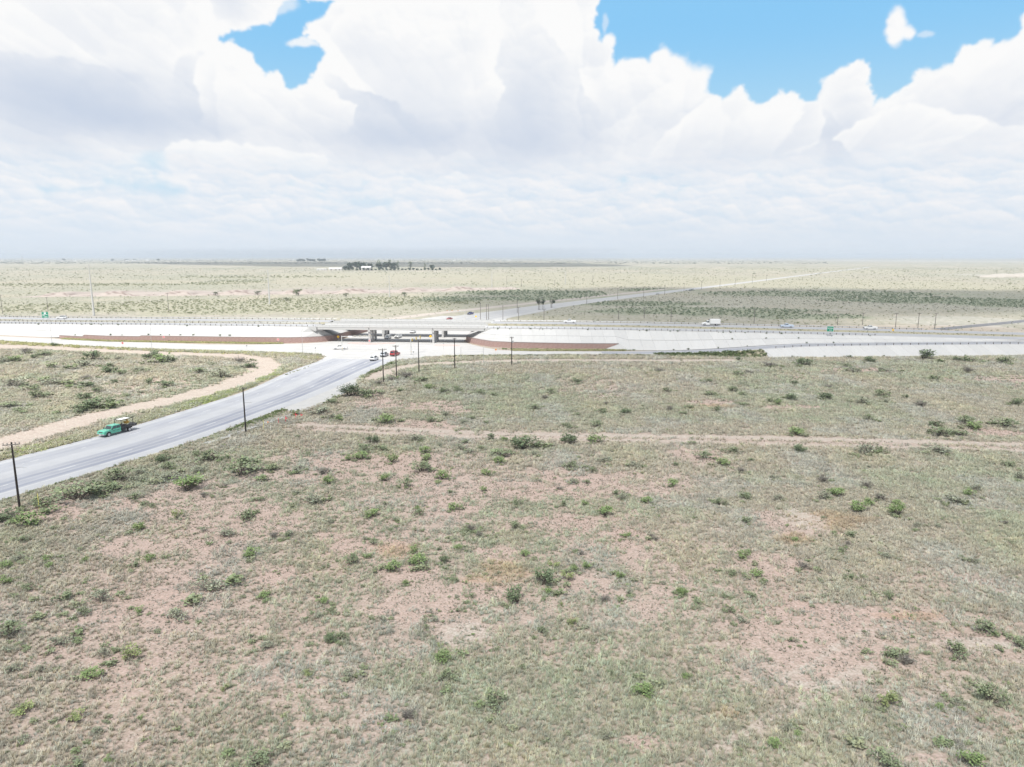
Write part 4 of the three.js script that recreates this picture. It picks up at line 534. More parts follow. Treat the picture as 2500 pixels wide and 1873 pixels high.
{ const { rz, ry } = scene.userData.ramp; guardRail('metal guard rail along the rising ramp at the right', range(104, 325, 40).map((x) => [x, ry(x), rz(x) - 0.3]), 3.4); }

// ---------------------------------------------------------------- vehicles (forward is +x, up is y)
const glassMat = new THREE.MeshPhysicalMaterial({ color: new THREE.Color().setRGB(0.03, 0.04, 0.045), roughness: 0.08, clearcoat: 0.6 }), tyreMat = std(0.02, 0.02, 0.021, 0.9), rimMat = std(0.5, 0.5, 0.52, 0.4, 0.7), trimMat = std(0.03, 0.03, 0.033, 0.6), lampWhite = std(0.8, 0.8, 0.8, 0.2), lampRed = std(0.5, 0.02, 0.02, 0.3), chromeMat = std(0.6, 0.6, 0.62, 0.25, 0.9), plateMat = std(0.75, 0.75, 0.75, 0.5);
const paint = (r, g, b) => new THREE.MeshPhysicalMaterial({ color: new THREE.Color().setRGB(r, g, b), roughness: 0.38, clearcoat: 0.7, clearcoatRoughness: 0.12 });
const WHITE = paint(0.68, 0.68, 0.68), SILVER = paint(0.42, 0.44, 0.47), GREY = paint(0.17, 0.18, 0.19), RED = paint(0.33, 0.02, 0.02), DULLRED = paint(0.32, 0.05, 0.045), BLUE = paint(0.02, 0.03, 0.16), GREEN = paint(0.08, 0.42, 0.29);
function sideSolid(profile, width, bevel = 0.06) { const e = new THREE.ExtrudeGeometry(new THREE.Shape(profile.map(([x, y]) => new THREE.Vector2(x, y))), { depth: width - 2 * bevel, bevelEnabled: true, bevelSize: bevel, bevelThickness: bevel, bevelSegments: 2 }); e.translate(0, 0, -width / 2 + bevel); return e; }
function frustum(x0, x1, y0, w0, X0, X1, y1, w1) { return [[x0, y0, w0 / 2], [x1, y0, w0 / 2], [x1, y0, -w0 / 2], [x0, y0, -w0 / 2], [X0, y1, w1 / 2], [X1, y1, w1 / 2], [X1, y1, -w1 / 2], [X0, y1, -w1 / 2]]; }
function pane(c, f, s0, s1, t0, t1, off = 0.018) {                        // a panel on face f of a frustum, slightly proud of it
  const F = { left: [0, 1, 5, 4], right: [2, 3, 7, 6], front: [1, 2, 6, 5], rear: [3, 0, 4, 7] }[f].map((k) => new THREE.Vector3(...c[k]));
  const at = (s, t) => F[0].clone().lerp(F[1], s).lerp(F[3].clone().lerp(F[2], s), t), q = [at(s0, t0), at(s1, t0), at(s1, t1), at(s0, t1)], n = q[1].clone().sub(q[0]).cross(q[3].clone().sub(q[0])).normalize();
  return hex([...q.map((p) => p.clone().addScaledVector(n, -0.02).toArray()), ...q.map((p) => p.clone().addScaledVector(n, off).toArray())]);
}
function wheels(g, xs, track, r, w = 0.26, double = []) {
  for (const x of xs) for (const s of [-1, 1]) {
    const ww = double.includes(x) ? w * 1.9 : w, t = new THREE.LatheGeometry([[0, -ww / 2], [r * 0.8, -ww / 2], [r * 0.96, -ww * 0.42], [r, -ww * 0.2], [r, ww * 0.2], [r * 0.96, ww * 0.42], [r * 0.8, ww / 2], [0, ww / 2]].map(([a, b]) => new THREE.Vector2(a, b)), 20); t.rotateX(Math.PI / 2);
    const m = part(g, 'wheel', t, tyreMat); m.position.set(x, r, (s * track) / 2);
    part(m, 'rim', new THREE.CylinderGeometry(r * 0.58, r * 0.62, 0.05, 14).rotateX(Math.PI / 2).translate(0, 0, s * (ww / 2 + 0.01)), rimMat);
  }
}
function lights(g, L, w, y, h = 0.16) { for (const s of [-1, 1]) { part(g, 'headlight', rbox(0.1, h, w * 0.2, L / 2 - 0.03, y, s * w * 0.37, 0.03), lampWhite); part(g, 'tail_light', rbox(0.08, h * 1.6, w * 0.11, -L / 2 + 0.03, y + 0.08, s * w * 0.42, 0.03), lampRed); part(g, 'mirror', rbox(0.14, 0.2, 0.24, L * 0.16, y + 0.42, s * (w / 2 + 0.14), 0.04), trimMat); } }
function carBody(g, kind, m) {
  if (kind === 'pickup') {
    const L = 5.8, w = 1.98;
    part(g, 'body', sideSolid([[-2.85, 0.5], [-2.85, 1.12], [-0.55, 1.14], [1.15, 1.16], [2.6, 1.06], [2.82, 0.95], [2.84, 0.5], [2.4, 0.42], [-2.5, 0.42]], w, 0.07), m);
    const c = frustum(-0.62, 1.22, 1.12, w - 0.12, -0.5, 0.62, 1.84, w - 0.42); part(g, 'cab', hex(c), m);
    part(g, 'windshield', pane(c, 'front', 0.06, 0.94, 0.1, 0.92), glassMat); part(g, 'rear_window', pane(c, 'rear', 0.12, 0.88, 0.25, 0.88), glassMat);
    for (const f of ['left', 'right']) { const fl = f === 'right'; for (const [a, b] of [[0.06, 0.48], [0.53, 0.92]]) part(g, 'side_window', pane(c, f, fl ? 1 - b : a, fl ? 1 - a : b, 0.18, 0.86), glassMat); }
    part(g, 'bed', box(2.0, 0.03, w - 0.34, -1.75, 1.155, 0), trimMat); for (const s of [-1, 1]) part(g, 'bed_rail', rbox(2.1, 0.12, 0.12, -1.75, 1.2, s * (w / 2 - 0.13), 0.03), m);
    part(g, 'tailgate', rbox(0.08, 0.14, w - 0.2, -2.8, 1.2, 0, 0.03), m);
    part(g, 'front_bumper', rbox(0.22, 0.26, w - 0.06, 2.86, 0.58, 0, 0.08), trimMat); part(g, 'rear_bumper', rbox(0.2, 0.2, w - 0.1, -2.92, 0.56, 0, 0.06), chromeMat); part(g, 'grille', rbox(0.06, 0.3, w * 0.5, 2.88, 0.88, 0, 0.03), trimMat);
    lights(g, L, w, 0.92); wheels(g, [-1.75, 1.85], w - 0.24, 0.4); return;
  }
  const P = { suv: [4.8, 1.94, 1.02, 1.74], van: [5.3, 2.0, 1.08, 2.05], sedan: [4.7, 1.84, 0.9, 1.44] }[kind], [L, w, y1, y2] = P, h = L / 2;
  part(g, 'body', sideSolid([[-h + 0.05, 0.45], [-h, y1 - 0.12], [-h + 0.15, y1], [L * 0.16, y1 + 0.03], [h - 0.25, y1 - 0.12], [h, y1 - 0.32], [h, 0.42], [h - 0.4, 0.34], [-h + 0.4, 0.34]], w, 0.08), m);
  const back = kind === 'sedan' ? -L * 0.34 : -h + 0.1, c = frustum(back, L * 0.24, y1 - 0.02, w - 0.1, kind === 'sedan' ? -L * 0.2 : -h + 0.38, L * 0.07, y2, w - 0.44); part(g, 'cabin', hex(c), m);
  part(g, 'windshield', pane(c, 'front', 0.06, 0.94, 0.08, 0.92), glassMat); part(g, 'rear_window', pane(c, 'rear', 0.1, 0.9, 0.18, 0.88), glassMat);
  for (const f of ['left', 'right']) { const fl = f === 'right'; for (const [a, b] of [[0.06, 0.34], [0.38, 0.64], [0.68, 0.93]]) part(g, 'side_window', pane(c, f, fl ? 1 - b : a, fl ? 1 - a : b, 0.16, 0.86), glassMat); }
  part(g, 'front_bumper', rbox(0.2, 0.3, w - 0.1, h + 0.02, 0.52, 0, 0.1), trimMat); part(g, 'rear_bumper', rbox(0.2, 0.26, w - 0.1, -h - 0.02, 0.5, 0, 0.08), trimMat); part(g, 'license_plate', box(0.02, 0.12, 0.3, -h - 0.03, 0.75, 0), plateMat); part(g, 'grille', rbox(0.06, 0.2, w * 0.5, h + 0.01, y1 - 0.36, 0, 0.03), trimMat);
  for (const s of [-1, 1]) part(g, 'roof_rail', rbox(L * 0.4, 0.05, 0.05, -L * 0.13, y2 + 0.02, s * (w / 2 - 0.3), 0.02), trimMat);
  lights(g, L, w, y1 - 0.28); wheels(g, [-h + 0.95, h - 0.95], w - 0.22, 0.37);
}
function vehicle(kind, name, label, mat, x, y, z, dx, dz, group) { const g = thing(name, label, kind === 'pickup' ? 'pickup truck' : kind === 'sedan' ? 'car' : kind, x, y, z, Math.atan2(-dz, dx), group); carBody(g, kind, mat); return g; }
const AWAY = [0.17, -0.985], TOWARD = [-0.17, 0.985];
vehicle('pickup', 'pickup_truck', 'white pickup truck crossing on the frontage road beside the left signal mast', WHITE, -71.4, 0.06, -293, -0.985, 0.12);
vehicle('suv', 'suv', 'white car seen from behind, last of the three driving towards the bridge', WHITE, -51.2, 0.07, -261, ...AWAY);
vehicle('suv', 'suv', 'grey car between the white car and the red van before the bridge', SILVER, -49.3, 0.06, -271.6, ...AWAY);
vehicle('van', 'van', 'red van in the right lane driving towards the bridge', RED, -45.5, 0.06, -273.6, 0.3, -0.954);
vehicle('suv', 'suv', 'lower white car coming out of the bridge shadow, left of the white pickup', WHITE, -58.2, 0.06, -331.5, ...TOWARD);
vehicle('pickup', 'pickup_truck', 'white pickup truck facing the viewer between the two bridge shadows', WHITE, -53.9, 0.06, -334.5, ...TOWARD);
vehicle('suv', 'suv', 'white vehicle beyond the far bridge shadow, facing the viewer', WHITE, -50, 0.06, -357, ...TOWARD);
vehicle('sedan', 'sedan', 'dull red car waiting on the street just beyond the far bridge', DULLRED, -38.1, 0.07, -432, -0.45, 0.89);
vehicle('pickup', 'pickup_truck', 'dark blue pickup truck on the street beyond the bridges', BLUE, -27.6, 0.07, -472, -0.45, 0.89);
const onHighway = (x, t) => [x, he(x) + 0.05, hz(x) - t];
vehicle('pickup', 'pickup_truck', 'white pickup truck on the far carriageway just right of the bridge', WHITE, ...onHighway(27.4, 28.5), -0.996, -0.09);
vehicle('pickup', 'pickup_truck', 'light blue-grey pickup truck on the far carriageway behind the service truck', paint(0.45, 0.52, 0.62), ...onHighway(127, 28.5), -0.996, -0.09);
vehicle('pickup', 'pickup_truck', 'white pickup truck on the far carriageway by the yellow sign', WHITE, ...onHighway(164, 28.5), -0.996, -0.09);
vehicle('suv', 'suv', 'white car on the highway at the left below the large green sign', WHITE, ...onHighway(-240, 28), -0.98, 0.2);
vehicle('suv', 'suv', 'white car small on the far road among the thickets', WHITE, 147, 0.07, -722, -0.52, 0.85);
vehicle('van', 'van', 'nearer pale vehicle of two close together on the far road', WHITE, 205, 0.07, -812, -0.52, 0.85);
vehicle('sedan', 'sedan', 'dark car in front of a pale vehicle on the far road', GREY, 199, 0.07, -800, -0.52, 0.85);
vehicle('van', 'van', 'white vehicle farthest along the road near the horizon', WHITE, 690, 0.07, -1608, -0.52, 0.85);
{ // service truck on the highway
  const [x, y, z] = onHighway(92.8, 28.5), g = thing('service_truck', 'white box-bodied service truck on the far carriageway of the highway', 'truck', x, y, z, Math.atan2(0.09, -0.996));
  part(g, 'chassis', box(8, 0.25, 1.0, 0, 0.7, 0), trimMat);
  part(g, 'hood', sideSolid([[1.9, 0.6], [1.9, 1.5], [2.9, 1.42], [3.95, 1.2], [4.1, 0.6]], 2.1, 0.08), WHITE);
  const c = frustum(0.7, 2.25, 0.6, 2.2, 0.75, 1.85, 2.35, 2.0); part(g, 'cab', hex(c), WHITE); part(g, 'windshield', pane(c, 'front', 0.06, 0.94, 0.5, 0.92), glassMat); for (const f of ['left', 'right']) part(g, 'side_window', pane(c, f, 0.15, 0.85, 0.52, 0.9), glassMat);
  const b = part(g, 'box_body', rbox(4.7, 2.1, 2.4, -1.75, 1.95, 0, 0.06), WHITE); part(b, 'open_hatch', rbox(1.5, 0.6, 0.06, 0.2, 2.55, 1.2, 0.02), trimMat); part(b, 'open_hatch', rbox(1.2, 0.75, 0.06, 0.3, 1.25, 1.2, 0.02), trimMat); part(b, 'locker_door', rbox(1.6, 1.2, 0.05, -2.6, 1.9, 1.2, 0.02), plateMat);
  part(g, 'front_bumper', rbox(0.2, 0.3, 2.2, 4.15, 0.62, 0, 0.06), chromeMat); for (const s of [-1, 1]) { part(g, 'headlight', rbox(0.1, 0.2, 0.35, 4.06, 0.98, s * 0.8, 0.03), lampWhite); part(g, 'mirror', rbox(0.12, 0.4, 0.2, 1.9, 1.9, s * 1.3, 0.03), trimMat); part(g, 'tail_light', rbox(0.06, 0.2, 0.2, -4.13, 1.1, s * 1.0, 0.02), lampRed); }
  wheels(g, [-2.4, 3.0], 2.0, 0.5, 0.28, [-2.4]);
}
{ // the green flatbed truck in the near lanes
  const g = thing('flatbed_truck', 'bright green crew-cab truck with a black flatbed, rack and yellow equipment', 'truck', -86.3, 0.07, -149.9, Math.atan2(-0.93, -0.36));
  part(g, 'chassis', box(7.2, 0.26, 0.95, -0.5, 0.72, 0), trimMat);
  const body = [[-0.75, 0.62], [-0.75, 1.3], [1.8, 1.33], [2.9, 1.28], [3.3, 1.14], [3.38, 0.66], [3.1, 0.55], [2.95, 0.62], [2.78, 0.92], [2.3, 1.05], [1.82, 0.92], [1.65, 0.58], [-0.6, 0.55]];
  part(g, 'body', sideSolid(body, 2.06, 0.08), GREEN);
  const c = frustum(-0.8, 1.75, 1.28, 2.0, -0.7, 1.12, 2.06, 1.66), cab = part(g, 'cab', hex(c), GREEN);
  part(cab, 'roof', rbox(1.86, 0.08, 1.68, 0.2, 2.07, 0, 0.04), GREEN);
  part(g, 'windshield', pane(c, 'front', 0.05, 0.95, 0.06, 0.92), glassMat); part(g, 'rear_window', pane(c, 'rear', 0.12, 0.88, 0.2, 0.88), glassMat);
  for (const f of ['left', 'right']) { const fl = f === 'right'; for (const [a, b] of [[0.05, 0.46], [0.50, 0.9]]) part(g, 'side_window', pane(c, f, fl ? 1 - b : a, fl ? 1 - a : b, 0.12, 0.86), glassMat); for (const [x, w] of [[0.95, 1.0], [-0.1, 0.95]]) { const d = part(g, 'door', box(w, 0.62, 0.02, x, 0.95, (fl ? -1 : 1) * 1.035), GREEN); part(d, 'handle', box(0.16, 0.04, 0.03, x - 0.35, 1.12, (fl ? -1 : 1) * 1.055), trimMat); part(d, 'lettering', box(0.55, 0.09, 0.008, x + 0.05, 0.98, (fl ? -1 : 1) * 1.048), trimMat); } }
  for (const s of [-1, 1]) { part(g, 'fender', new THREE.TorusGeometry(0.53, 0.07, 6, 14, Math.PI).scale(1, 1, 1.6).translate(2.3, 0.5, s * 1.0), trimMat); part(g, 'headlight', rbox(0.14, 0.26, 0.34, 3.3, 1.0, s * 0.82, 0.04), lampWhite); part(g, 'mirror', rbox(0.14, 0.36, 0.26, 1.55, 1.5, s * 1.2, 0.04), trimMat); part(g, 'tail_light', rbox(0.06, 0.14, 0.3, -4.02, 0.98, s * 0.85, 0.02), lampRed); }
  const gr = part(g, 'grille', rbox(0.08, 0.36, 1.2, 3.36, 1.0, 0, 0.04), trimMat); part(gr, 'grille_bar', rbox(0.03, 0.06, 1.1, 3.41, 1.0, 0, 0.01), chromeMat);
  const fb = part(g, 'front_bumper', rbox(0.26, 0.3, 2.1, 3.46, 0.6, 0, 0.08), chromeMat); part(fb, 'license_plate', box(0.02, 0.14, 0.32, 3.6, 0.62, 0), plateMat);
  const bed = part(g, 'flatbed', rbox(3.2, 0.16, 2.3, -2.42, 1.1, 0, 0.03), trimMat);
  part(bed, 'headboard', rbox(0.1, 0.9, 2.2, -0.88, 1.6, 0, 0.02), trimMat); for (const s of [-1, 1]) { part(bed, 'side_board', rbox(2.0, 0.42, 0.06, -1.95, 1.38, s * 1.1, 0.02), trimMat); part(bed, 'tool_box', rbox(0.9, 0.45, 0.4, -1.5, 0.8, s * 0.9, 0.03), trimMat); }
  part(g, 'tail_ramp', hex([[-4.9, 0.95, 0.95], [-4.0, 1.0, 0.95], [-4.0, 1.0, -0.95], [-4.9, 0.95, -0.95], [-4.95, 1.5, 0.95], [-4.8, 1.52, 0.95], [-4.8, 1.52, -0.95], [-4.95, 1.5, -0.95]]), trimMat);
  for (const x of [-0.95, -3.85]) for (const s of [-1, 1]) part(g, 'rack_post', box(0.08, 1.75, 0.08, x, 2.0, s * 1.02), trimMat);
  part(g, 'rack_frame', fuse([box(0.07, 0.07, 2.1, -0.95, 2.85, 0), box(0.07, 0.07, 2.1, -3.85, 2.85, 0), box(2.95, 0.07, 0.07, -2.4, 2.85, 1.02), box(2.95, 0.07, 0.07, -2.4, 2.85, -1.02)]), trimMat); part(g, 'rack_panel', rbox(2.3, 0.05, 1.5, -2.3, 2.9, 0, 0.02), std(0.7, 0.7, 0.68, 0.7));
  const eq = part(g, 'equipment', fuse([rbox(1.0, 0.45, 0.7, -3.2, 1.9, 0.1, 0.12), rbox(0.4, 0.2, 0.4, -2.7, 2.1, 0.1, 0.08), cyl(0.16, 0.16, 0.4, -3.5, 2.05, 0.2)]), std(0.45, 0.26, 0.03, 0.6)); part(eq, 'engine', rbox(0.6, 0.4, 0.7, -2.1, 1.5, -0.3, 0.05), trimMat); part(eq, 'hose', bar([-3.4, 1.9, 0.95], [-3.0, 1.2, 1.12], 0.05), plateMat);
  wheels(g, [-2.75, 2.3], 1.92, 0.47, 0.26, [-2.75]);
}

// ---------------------------------------------------------------- poles
const woodDark = new THREE.MeshStandardMaterial({ map: colourTexture(64, 256, (x, y) => { const n = samp(FINE, x / 64, y / 900), k = 0.6 + 0.8 * n; return [0.026 * k, 0.02 * k, 0.018 * k]; }), roughness: 0.95 }), woodGrey = std(0.17, 0.155, 0.145, 0.95), ceramic = std(0.16, 0.17, 0.18, 0.4), galv = std(0.42, 0.43, 0.44, 0.6, 0.3), galvPale = std(0.50, 0.50, 0.49, 0.7, 0.1);
function crossArm(g, y, half, m, turn = 0) {
  const a = part(g, 'cross_arm', rbox(half * 2, 0.14, 0.11, 0, y, 0.14, 0.02), m); a.rotation.y = turn;
  for (const x of [-half + 0.12, -half * 0.45, half * 0.45, half - 0.12]) part(a, 'insulator', cyl(0.05, 0.07, 0.24, x, y + 0.07, 0.14, 8), ceramic);
  for (const s of [-1, 1]) part(a, 'brace', bar([0, y - 0.6, 0.16], [s * half * 0.55, y - 0.06, 0.16], 0.025, 6), m);
}
function utilityPole(label, x, z, h, opt = {}) {
  const g = thing('utility_pole', label, 'utility pole', x, 0, z, opt.turn ?? 0, opt.group), m = opt.mat ?? woodDark;
  part(g, 'pole', bar([0, -0.3, 0], [opt.lean ?? 0, h, 0], 0.185, 12, 0.12), m);
  for (const y of opt.arms ?? [h - 0.35]) crossArm(g, y, opt.half ?? 1.25, opt.armMat ?? woodGrey, opt.armTurn ?? 0);
  if (opt.bracket) part(g, 'bracket', bar([0.1, h * opt.bracket, 0], [1.6, h * opt.bracket - 0.15, 0.2], 0.035, 6), galv);
  if (opt.can) { part(g, 'transformer', cyl(0.24, 0.24, 0.8, 0.42, h - 2.2, 0, 12), galv); }
  return g;
}
utilityPole('dark wooden utility pole at the left edge, nearest of all', -75.6, -103.9, 10.4, { half: 1.15, turn: 0.35, bracket: 0.62 });
utilityPole('dark wooden utility pole standing alone by the concrete strip and pink stakes', -58.4, -151.4, 10.1, { half: 0.9, turn: 0.75, bracket: 0.66 });
utilityPole('dark utility pole right of the white car, left of the red van', -39.5, -214.8, 10.4, { turn: 0.1 });
utilityPole('dark utility pole in front of the red van, with guys at mid-height', -36.8, -223, 10.4, { half: 0.95, turn: 0.05 });
utilityPole('dark utility pole before the signals right of the red van', -31, -233.6, 10.8, { half: 0.4 });
utilityPole('dark utility pole between the signals and the right retaining wall', -19.7, -241.5, 10.6, { half: 0.7, turn: 0.5 });
utilityPole('rightmost dark utility pole, in front of the right retaining wall', -0.1, -248, 10.3, { half: 0.7, turn: 0.3, can: true });
{ // wires between the near poles
  const wireMat = std(0.12, 0.12, 0.12, 0.7), P = [[-75.6, 10.3, -103.9], [-58.4, 10, -151.4], [-39.5, 10.3, -214.8], [-36.8, 10.3, -223], [-31, 10.6, -233.6], [-19.7, 10.4, -241.5], [-0.1, 10.1, -248]];
  for (let i = 1; i < P.length; i++) { const a = new THREE.Vector3(...P[i - 1]), b = new THREE.Vector3(...P[i]), m = a.clone().lerp(b, 0.5); m.y -= a.distanceTo(b) * 0.03; const t = shade(new THREE.Mesh(new THREE.TubeGeometry(new THREE.QuadraticBezierCurve3(a, m, b), 16, 0.009, 5), wireMat)); t.name = numbered('overhead_wire'); tag(t, `thin overhead wire, span ${['one', 'two', 'three', 'four', 'five', 'six'][i - 1]} from the left along the near poles`, 'wire', 'wires of the near pole line'); scene.add(t); }
}
const FAR_POLES = [[-343.8, -479.7, 12.6], [-327.1, -501.5, 10], [-238.4, -494, 13.3], [-19.2, -432.5, 10.2], [-15.5, -432.5, 9.4], [-14.3, -433.5, 9.4], [-5.5, -429.7, 8.9], [3.6, -486.8, 9.2], [3.9, -424.2, 8.5], [20.1, -513.2, 8.8], [22.1, -521.3, 8.9], [29.2, -533.9, 9.1], [19.1, -424.2, 7.1], [60.9, -580.6, 9.3], [96, -648.6, 9.6], [124.7, -676, 10], [153, -716, 10.2], [190, -790, 9], [222, -838, 9.7], [258, -888, 10.2], [293, -940, 9.6], [341.5, -1018, 9.7], [394.9, -1112.9, 10], [-7.6, -1027.7, 10.4], [12, -907.9, 9.5], [56, -941.1, 7.4], [85.4, -982.5, 10.5], [119.4, -1060.1, 10.2], [146.5, -1077.2, 9.7], [204.5, -377.8, 8.5], [216.5, -377.8, 8.5], [225.5, -377.8, 8.5], [197, -398.5, 6.9], [183, -398.5, 5.7], [93.5, -417.4, 8], [139.4, -408.4, 8.2], [82.7, -444.2, 6.6], [65.3, -435.4, 5.5]];
FAR_POLES.forEach(([x, z, h], i) => {
  const label = i < 3 ? ['slender wooden pole at the far left edge beyond the highway', 'slender wooden pole behind the large green sign at the left', 'slender wooden pole beyond the highway between the steel towers'][i] : i < 7 ? 'thin dark pole in the cluster beyond the bridge, right of the street' : i < 13 ? 'thin pole beyond the highway near the thin-trunked trees' : i < 23 ? 'small pole in the row along the far road to the horizon' : i < 29 ? 'tiny pole in the row crossing the far yellow plain' : i < 34 ? 'thin pole behind the highway at the right' : 'pale thin pole behind the far carriageway right of the bridge';
  utilityPole(label, x, z, h, { mat: woodGrey, half: i > 2 && i < 7 ? 0.3 : 1.1, group: i < 3 ? undefined : label.split(' ').slice(-4).join(' ') });
});
function steelTower(label, x, z, h) {
  const g = thing('transmission_tower', label, 'power tower', x, 0, z, 0.4, 'steel transmission poles beyond the highway');
  part(g, 'shaft', bar([0, -0.5, 0], [0, h, 0], 0.75 * Math.min(1, h / 30), 12, 0.22), galvPale); part(g, 'footing', cyl(1.0, 1.0, 0.5, 0, 0, 0, 14), bridgeConc);
  for (let k = 0; k < 6; k++) { const y = h * (0.94 - k * 0.11), s = k % 2 ? 1 : -1, a = part(g, 'arm', bar([0, y - 0.15, 0], [s * 2.0, y + 0.2, 0], 0.09, 6), galvPale); part(a, 'insulator', cyl(0.1, 0.1, 0.9, s * 1.95, y - 0.75, 0, 8), ceramic); }
}
steelTower('tallest pale steel transmission pole, behind the highway at the left', -272.4, -462.9, 33.1);
steelTower('second steel transmission pole, left of centre before the pink bank', -197.5, -580.6, 28);
steelTower('third steel transmission pole, below the farm trees', -116.9, -681.8, 20.5);
steelTower('small steel transmission pole in the middle of the far plain', -25.7, -915.4, 20.7);
steelTower('farthest steel transmission pole, at the edge of the yellow plain', 74.1, -997.1, 17.4);
function lampPost(label, x, z, h) { const g = thing('light_pole', label, 'light pole', x, 0, z); part(g, 'base', cyl(0.22, 0.2, 0.5, 0, 0, 0, 10), bridgeConc); part(g, 'shaft', bar([0, 0, 0], [0, h, 0], 0.09, 8, 0.05), galv); part(g, 'luminaire', rbox(0.7, 0.1, 0.25, 0.3, h, 0, 0.03), galv); }
lampPost('tall thin light pole at the left below the green highway sign', -204.8, -314.2, 12);
lampPost('tall thin light pole before the left retaining wall', -149.7, -293, 9);
lampPost('tall thin light pole at the corner of the left frontage road', -83.7, -281.5, 9.2);
lampPost('short grey light pole in the gravel right of the intersection', -10.4, -255.9, 5.6);
lampPost('short pale post beside the right frontage road curve', -19.5, -268.5, 4);

// ---------------------------------------------------------------- signs and signals
const signGreen = std(0.0, 0.22, 0.13, 0.5), signWhite = std(0.8, 0.8, 0.8, 0.5), signYellow = std(0.85, 0.5, 0.0, 0.5), signRed = std(0.55, 0.02, 0.03, 0.5), signBlack = std(0.02, 0.02, 0.02, 0.6);
function guideSign(label, x, y, z, turn, w, h, rows, shield, below) {
  const g = thing('guide_sign', label, 'road sign', x, y, z, turn);
  for (const s of [-0.32, 0.32]) part(g, 'post', box(0.16, below + h, 0.16, s * w, (below + h) / 2, -0.14), galv);
  part(g, 'border', rbox(w, h, 0.05, 0, below + h / 2, 0, 0.02), signWhite); part(g, 'panel', rbox(w - 0.12, h - 0.12, 0.04, 0, below + h / 2, 0.02, 0.015), signGreen);
  if (shield) part(g, 'shield', rbox(w * 0.3, h * 0.22, 0.03, 0, below + h * 0.8, 0.045, 0.015), signWhite);
  rows.forEach(([ry, a, b]) => { const l = []; for (let k = a; k < b - 0.02; k += 0.085) l.push(box(w * 0.055, h * (0.09 + 0.04 * ((k * 37) % 1)), 0.02, (k + 0.03 - 0.5) * w, below + h * ry, 0.05)); part(g, 'lettering', fuse(l), signWhite); });
}
guideSign('large green highway sign with a white shield above the left embankment', -238, he(-238), hz(-238) - 12.5, 0.25, 3.1, 3.0, [[0.56, 0.12, 0.9], [0.36, 0.12, 0.45], [0.18, 0.4, 0.82]], true, 1.9);
guideSign('green highway sign standing on the right slope below the guard rail', 133, 4.5, hz(133) + 2.6, -0.25, 2.6, 2.2, [[0.64, 0.1, 0.92], [0.28, 0.35, 0.75]], false, 2.6);
function diamond(label, x, y, z, s, below, mark = true) { const g = thing('warning_sign', label, 'road sign', x, y, z); part(g, 'post', box(0.08, below + s, 0.08, 0, (below + s) / 2, -0.06), galv); const d = rbox(s, s, 0.03, 0, 0, 0, 0.012); d.rotateZ(Math.PI / 4); d.translate(0, below + s * 0.7, 0); part(g, 'panel', d, signYellow); if (mark) part(g, 'symbol', fuse([box(s * 0.1, s * 0.55, 0.015, 0, below + s * 0.68, 0.024), box(s * 0.36, s * 0.1, 0.015, 0, below + s * 0.78, 0.024)]), signBlack); }
diamond('yellow diamond warning sign before the corner of the left retaining wall', -79, 0, -321, 0.9, 1.5);
diamond('yellow diamond warning sign in front of the right bridge column', -36.2, 0, -314, 0.9, 2.5);
diamond('small bright yellow diamond sign on the street beyond the bridges', -22, 0, -433, 0.9, 1.4, false);
diamond('orange-yellow sign on the highway edge at the right', 165.5, he(165) , hz(165) - 11.9, 0.8, 0.9);
function noEntry(label, x, y, z, s, below, square) { const g = thing('no_entry_sign', label, 'road sign', x, y, z); part(g, 'post', box(0.07, below + s, 0.07, 0, (below + s) / 2, -0.05), galv); part(g, 'panel', rbox(s, s, 0.03, 0, below + s / 2, 0, 0.01), signWhite); part(g, 'disc', new THREE.CylinderGeometry(s * 0.46, s * 0.46, 0.02, 24).rotateX(Math.PI / 2).translate(0, below + s / 2, 0.022), signRed); part(g, 'bar', box(s * 0.6, s * 0.14, 0.015, 0, below + s / 2, 0.036), signWhite); }
noEntry('red and white no-entry sign beside the left frontage road, nearer the viewer', -164.5, 0, -298, 0.95, 1.6);
noEntry('red and white no-entry sign standing against the left end of the block wall', -157, 0, -318.6, 0.9, 1.8);
noEntry('red and white no-entry sign in front of the block wall nearer the bridge', -103.5, 0, -312.4, 0.9, 1.4);
noEntry('small red and white no-entry sign on the median under the bridge', -62.6, 0, -310, 0.8, 1.2);
function plainSign(name, label, x, z, w, h, below, m) { const g = thing(name, label, 'road sign', x, 0, z); part(g, 'post', box(0.06, below + h, 0.06, 0, (below + h) / 2, -0.04), galv); part(g, 'panel', rbox(w, h, 0.03, 0, below + h / 2, 0, 0.01), m); }
plainSign('lane_sign', 'small dark-lettered sign on the median by the left mast', -66, -311, 0.6, 0.45, 1.6, signBlack);
plainSign('lane_sign', 'small sign at the tip of the left grass corner', -78, -279.5, 0.5, 0.6, 2.0, galv);
plainSign('lane_sign', 'small post sign on the kerb of the left frontage road before the wall', -108.5, -288.4, 0.5, 0.6, 1.8, galv);
plainSign('lane_sign', 'small sign with a dark top beside the right kerb below the signals', -37, -264.5, 0.5, 0.6, 2.4, galv);
plainSign('lane_sign', 'small sign on the pavement right of the red van', -40.5, -283, 0.45, 0.5, 2.0, galv);
plainSign('lane_sign', 'small sign at the edge of the right frontage road before the wall', -28.5, -293, 0.45, 0.5, 2.2, galv);
plainSign('lane_sign', 'orange-topped post beside the right frontage road', -6, -262, 0.6, 0.6, 3.6, std(0.7, 0.25, 0.05, 0.6));
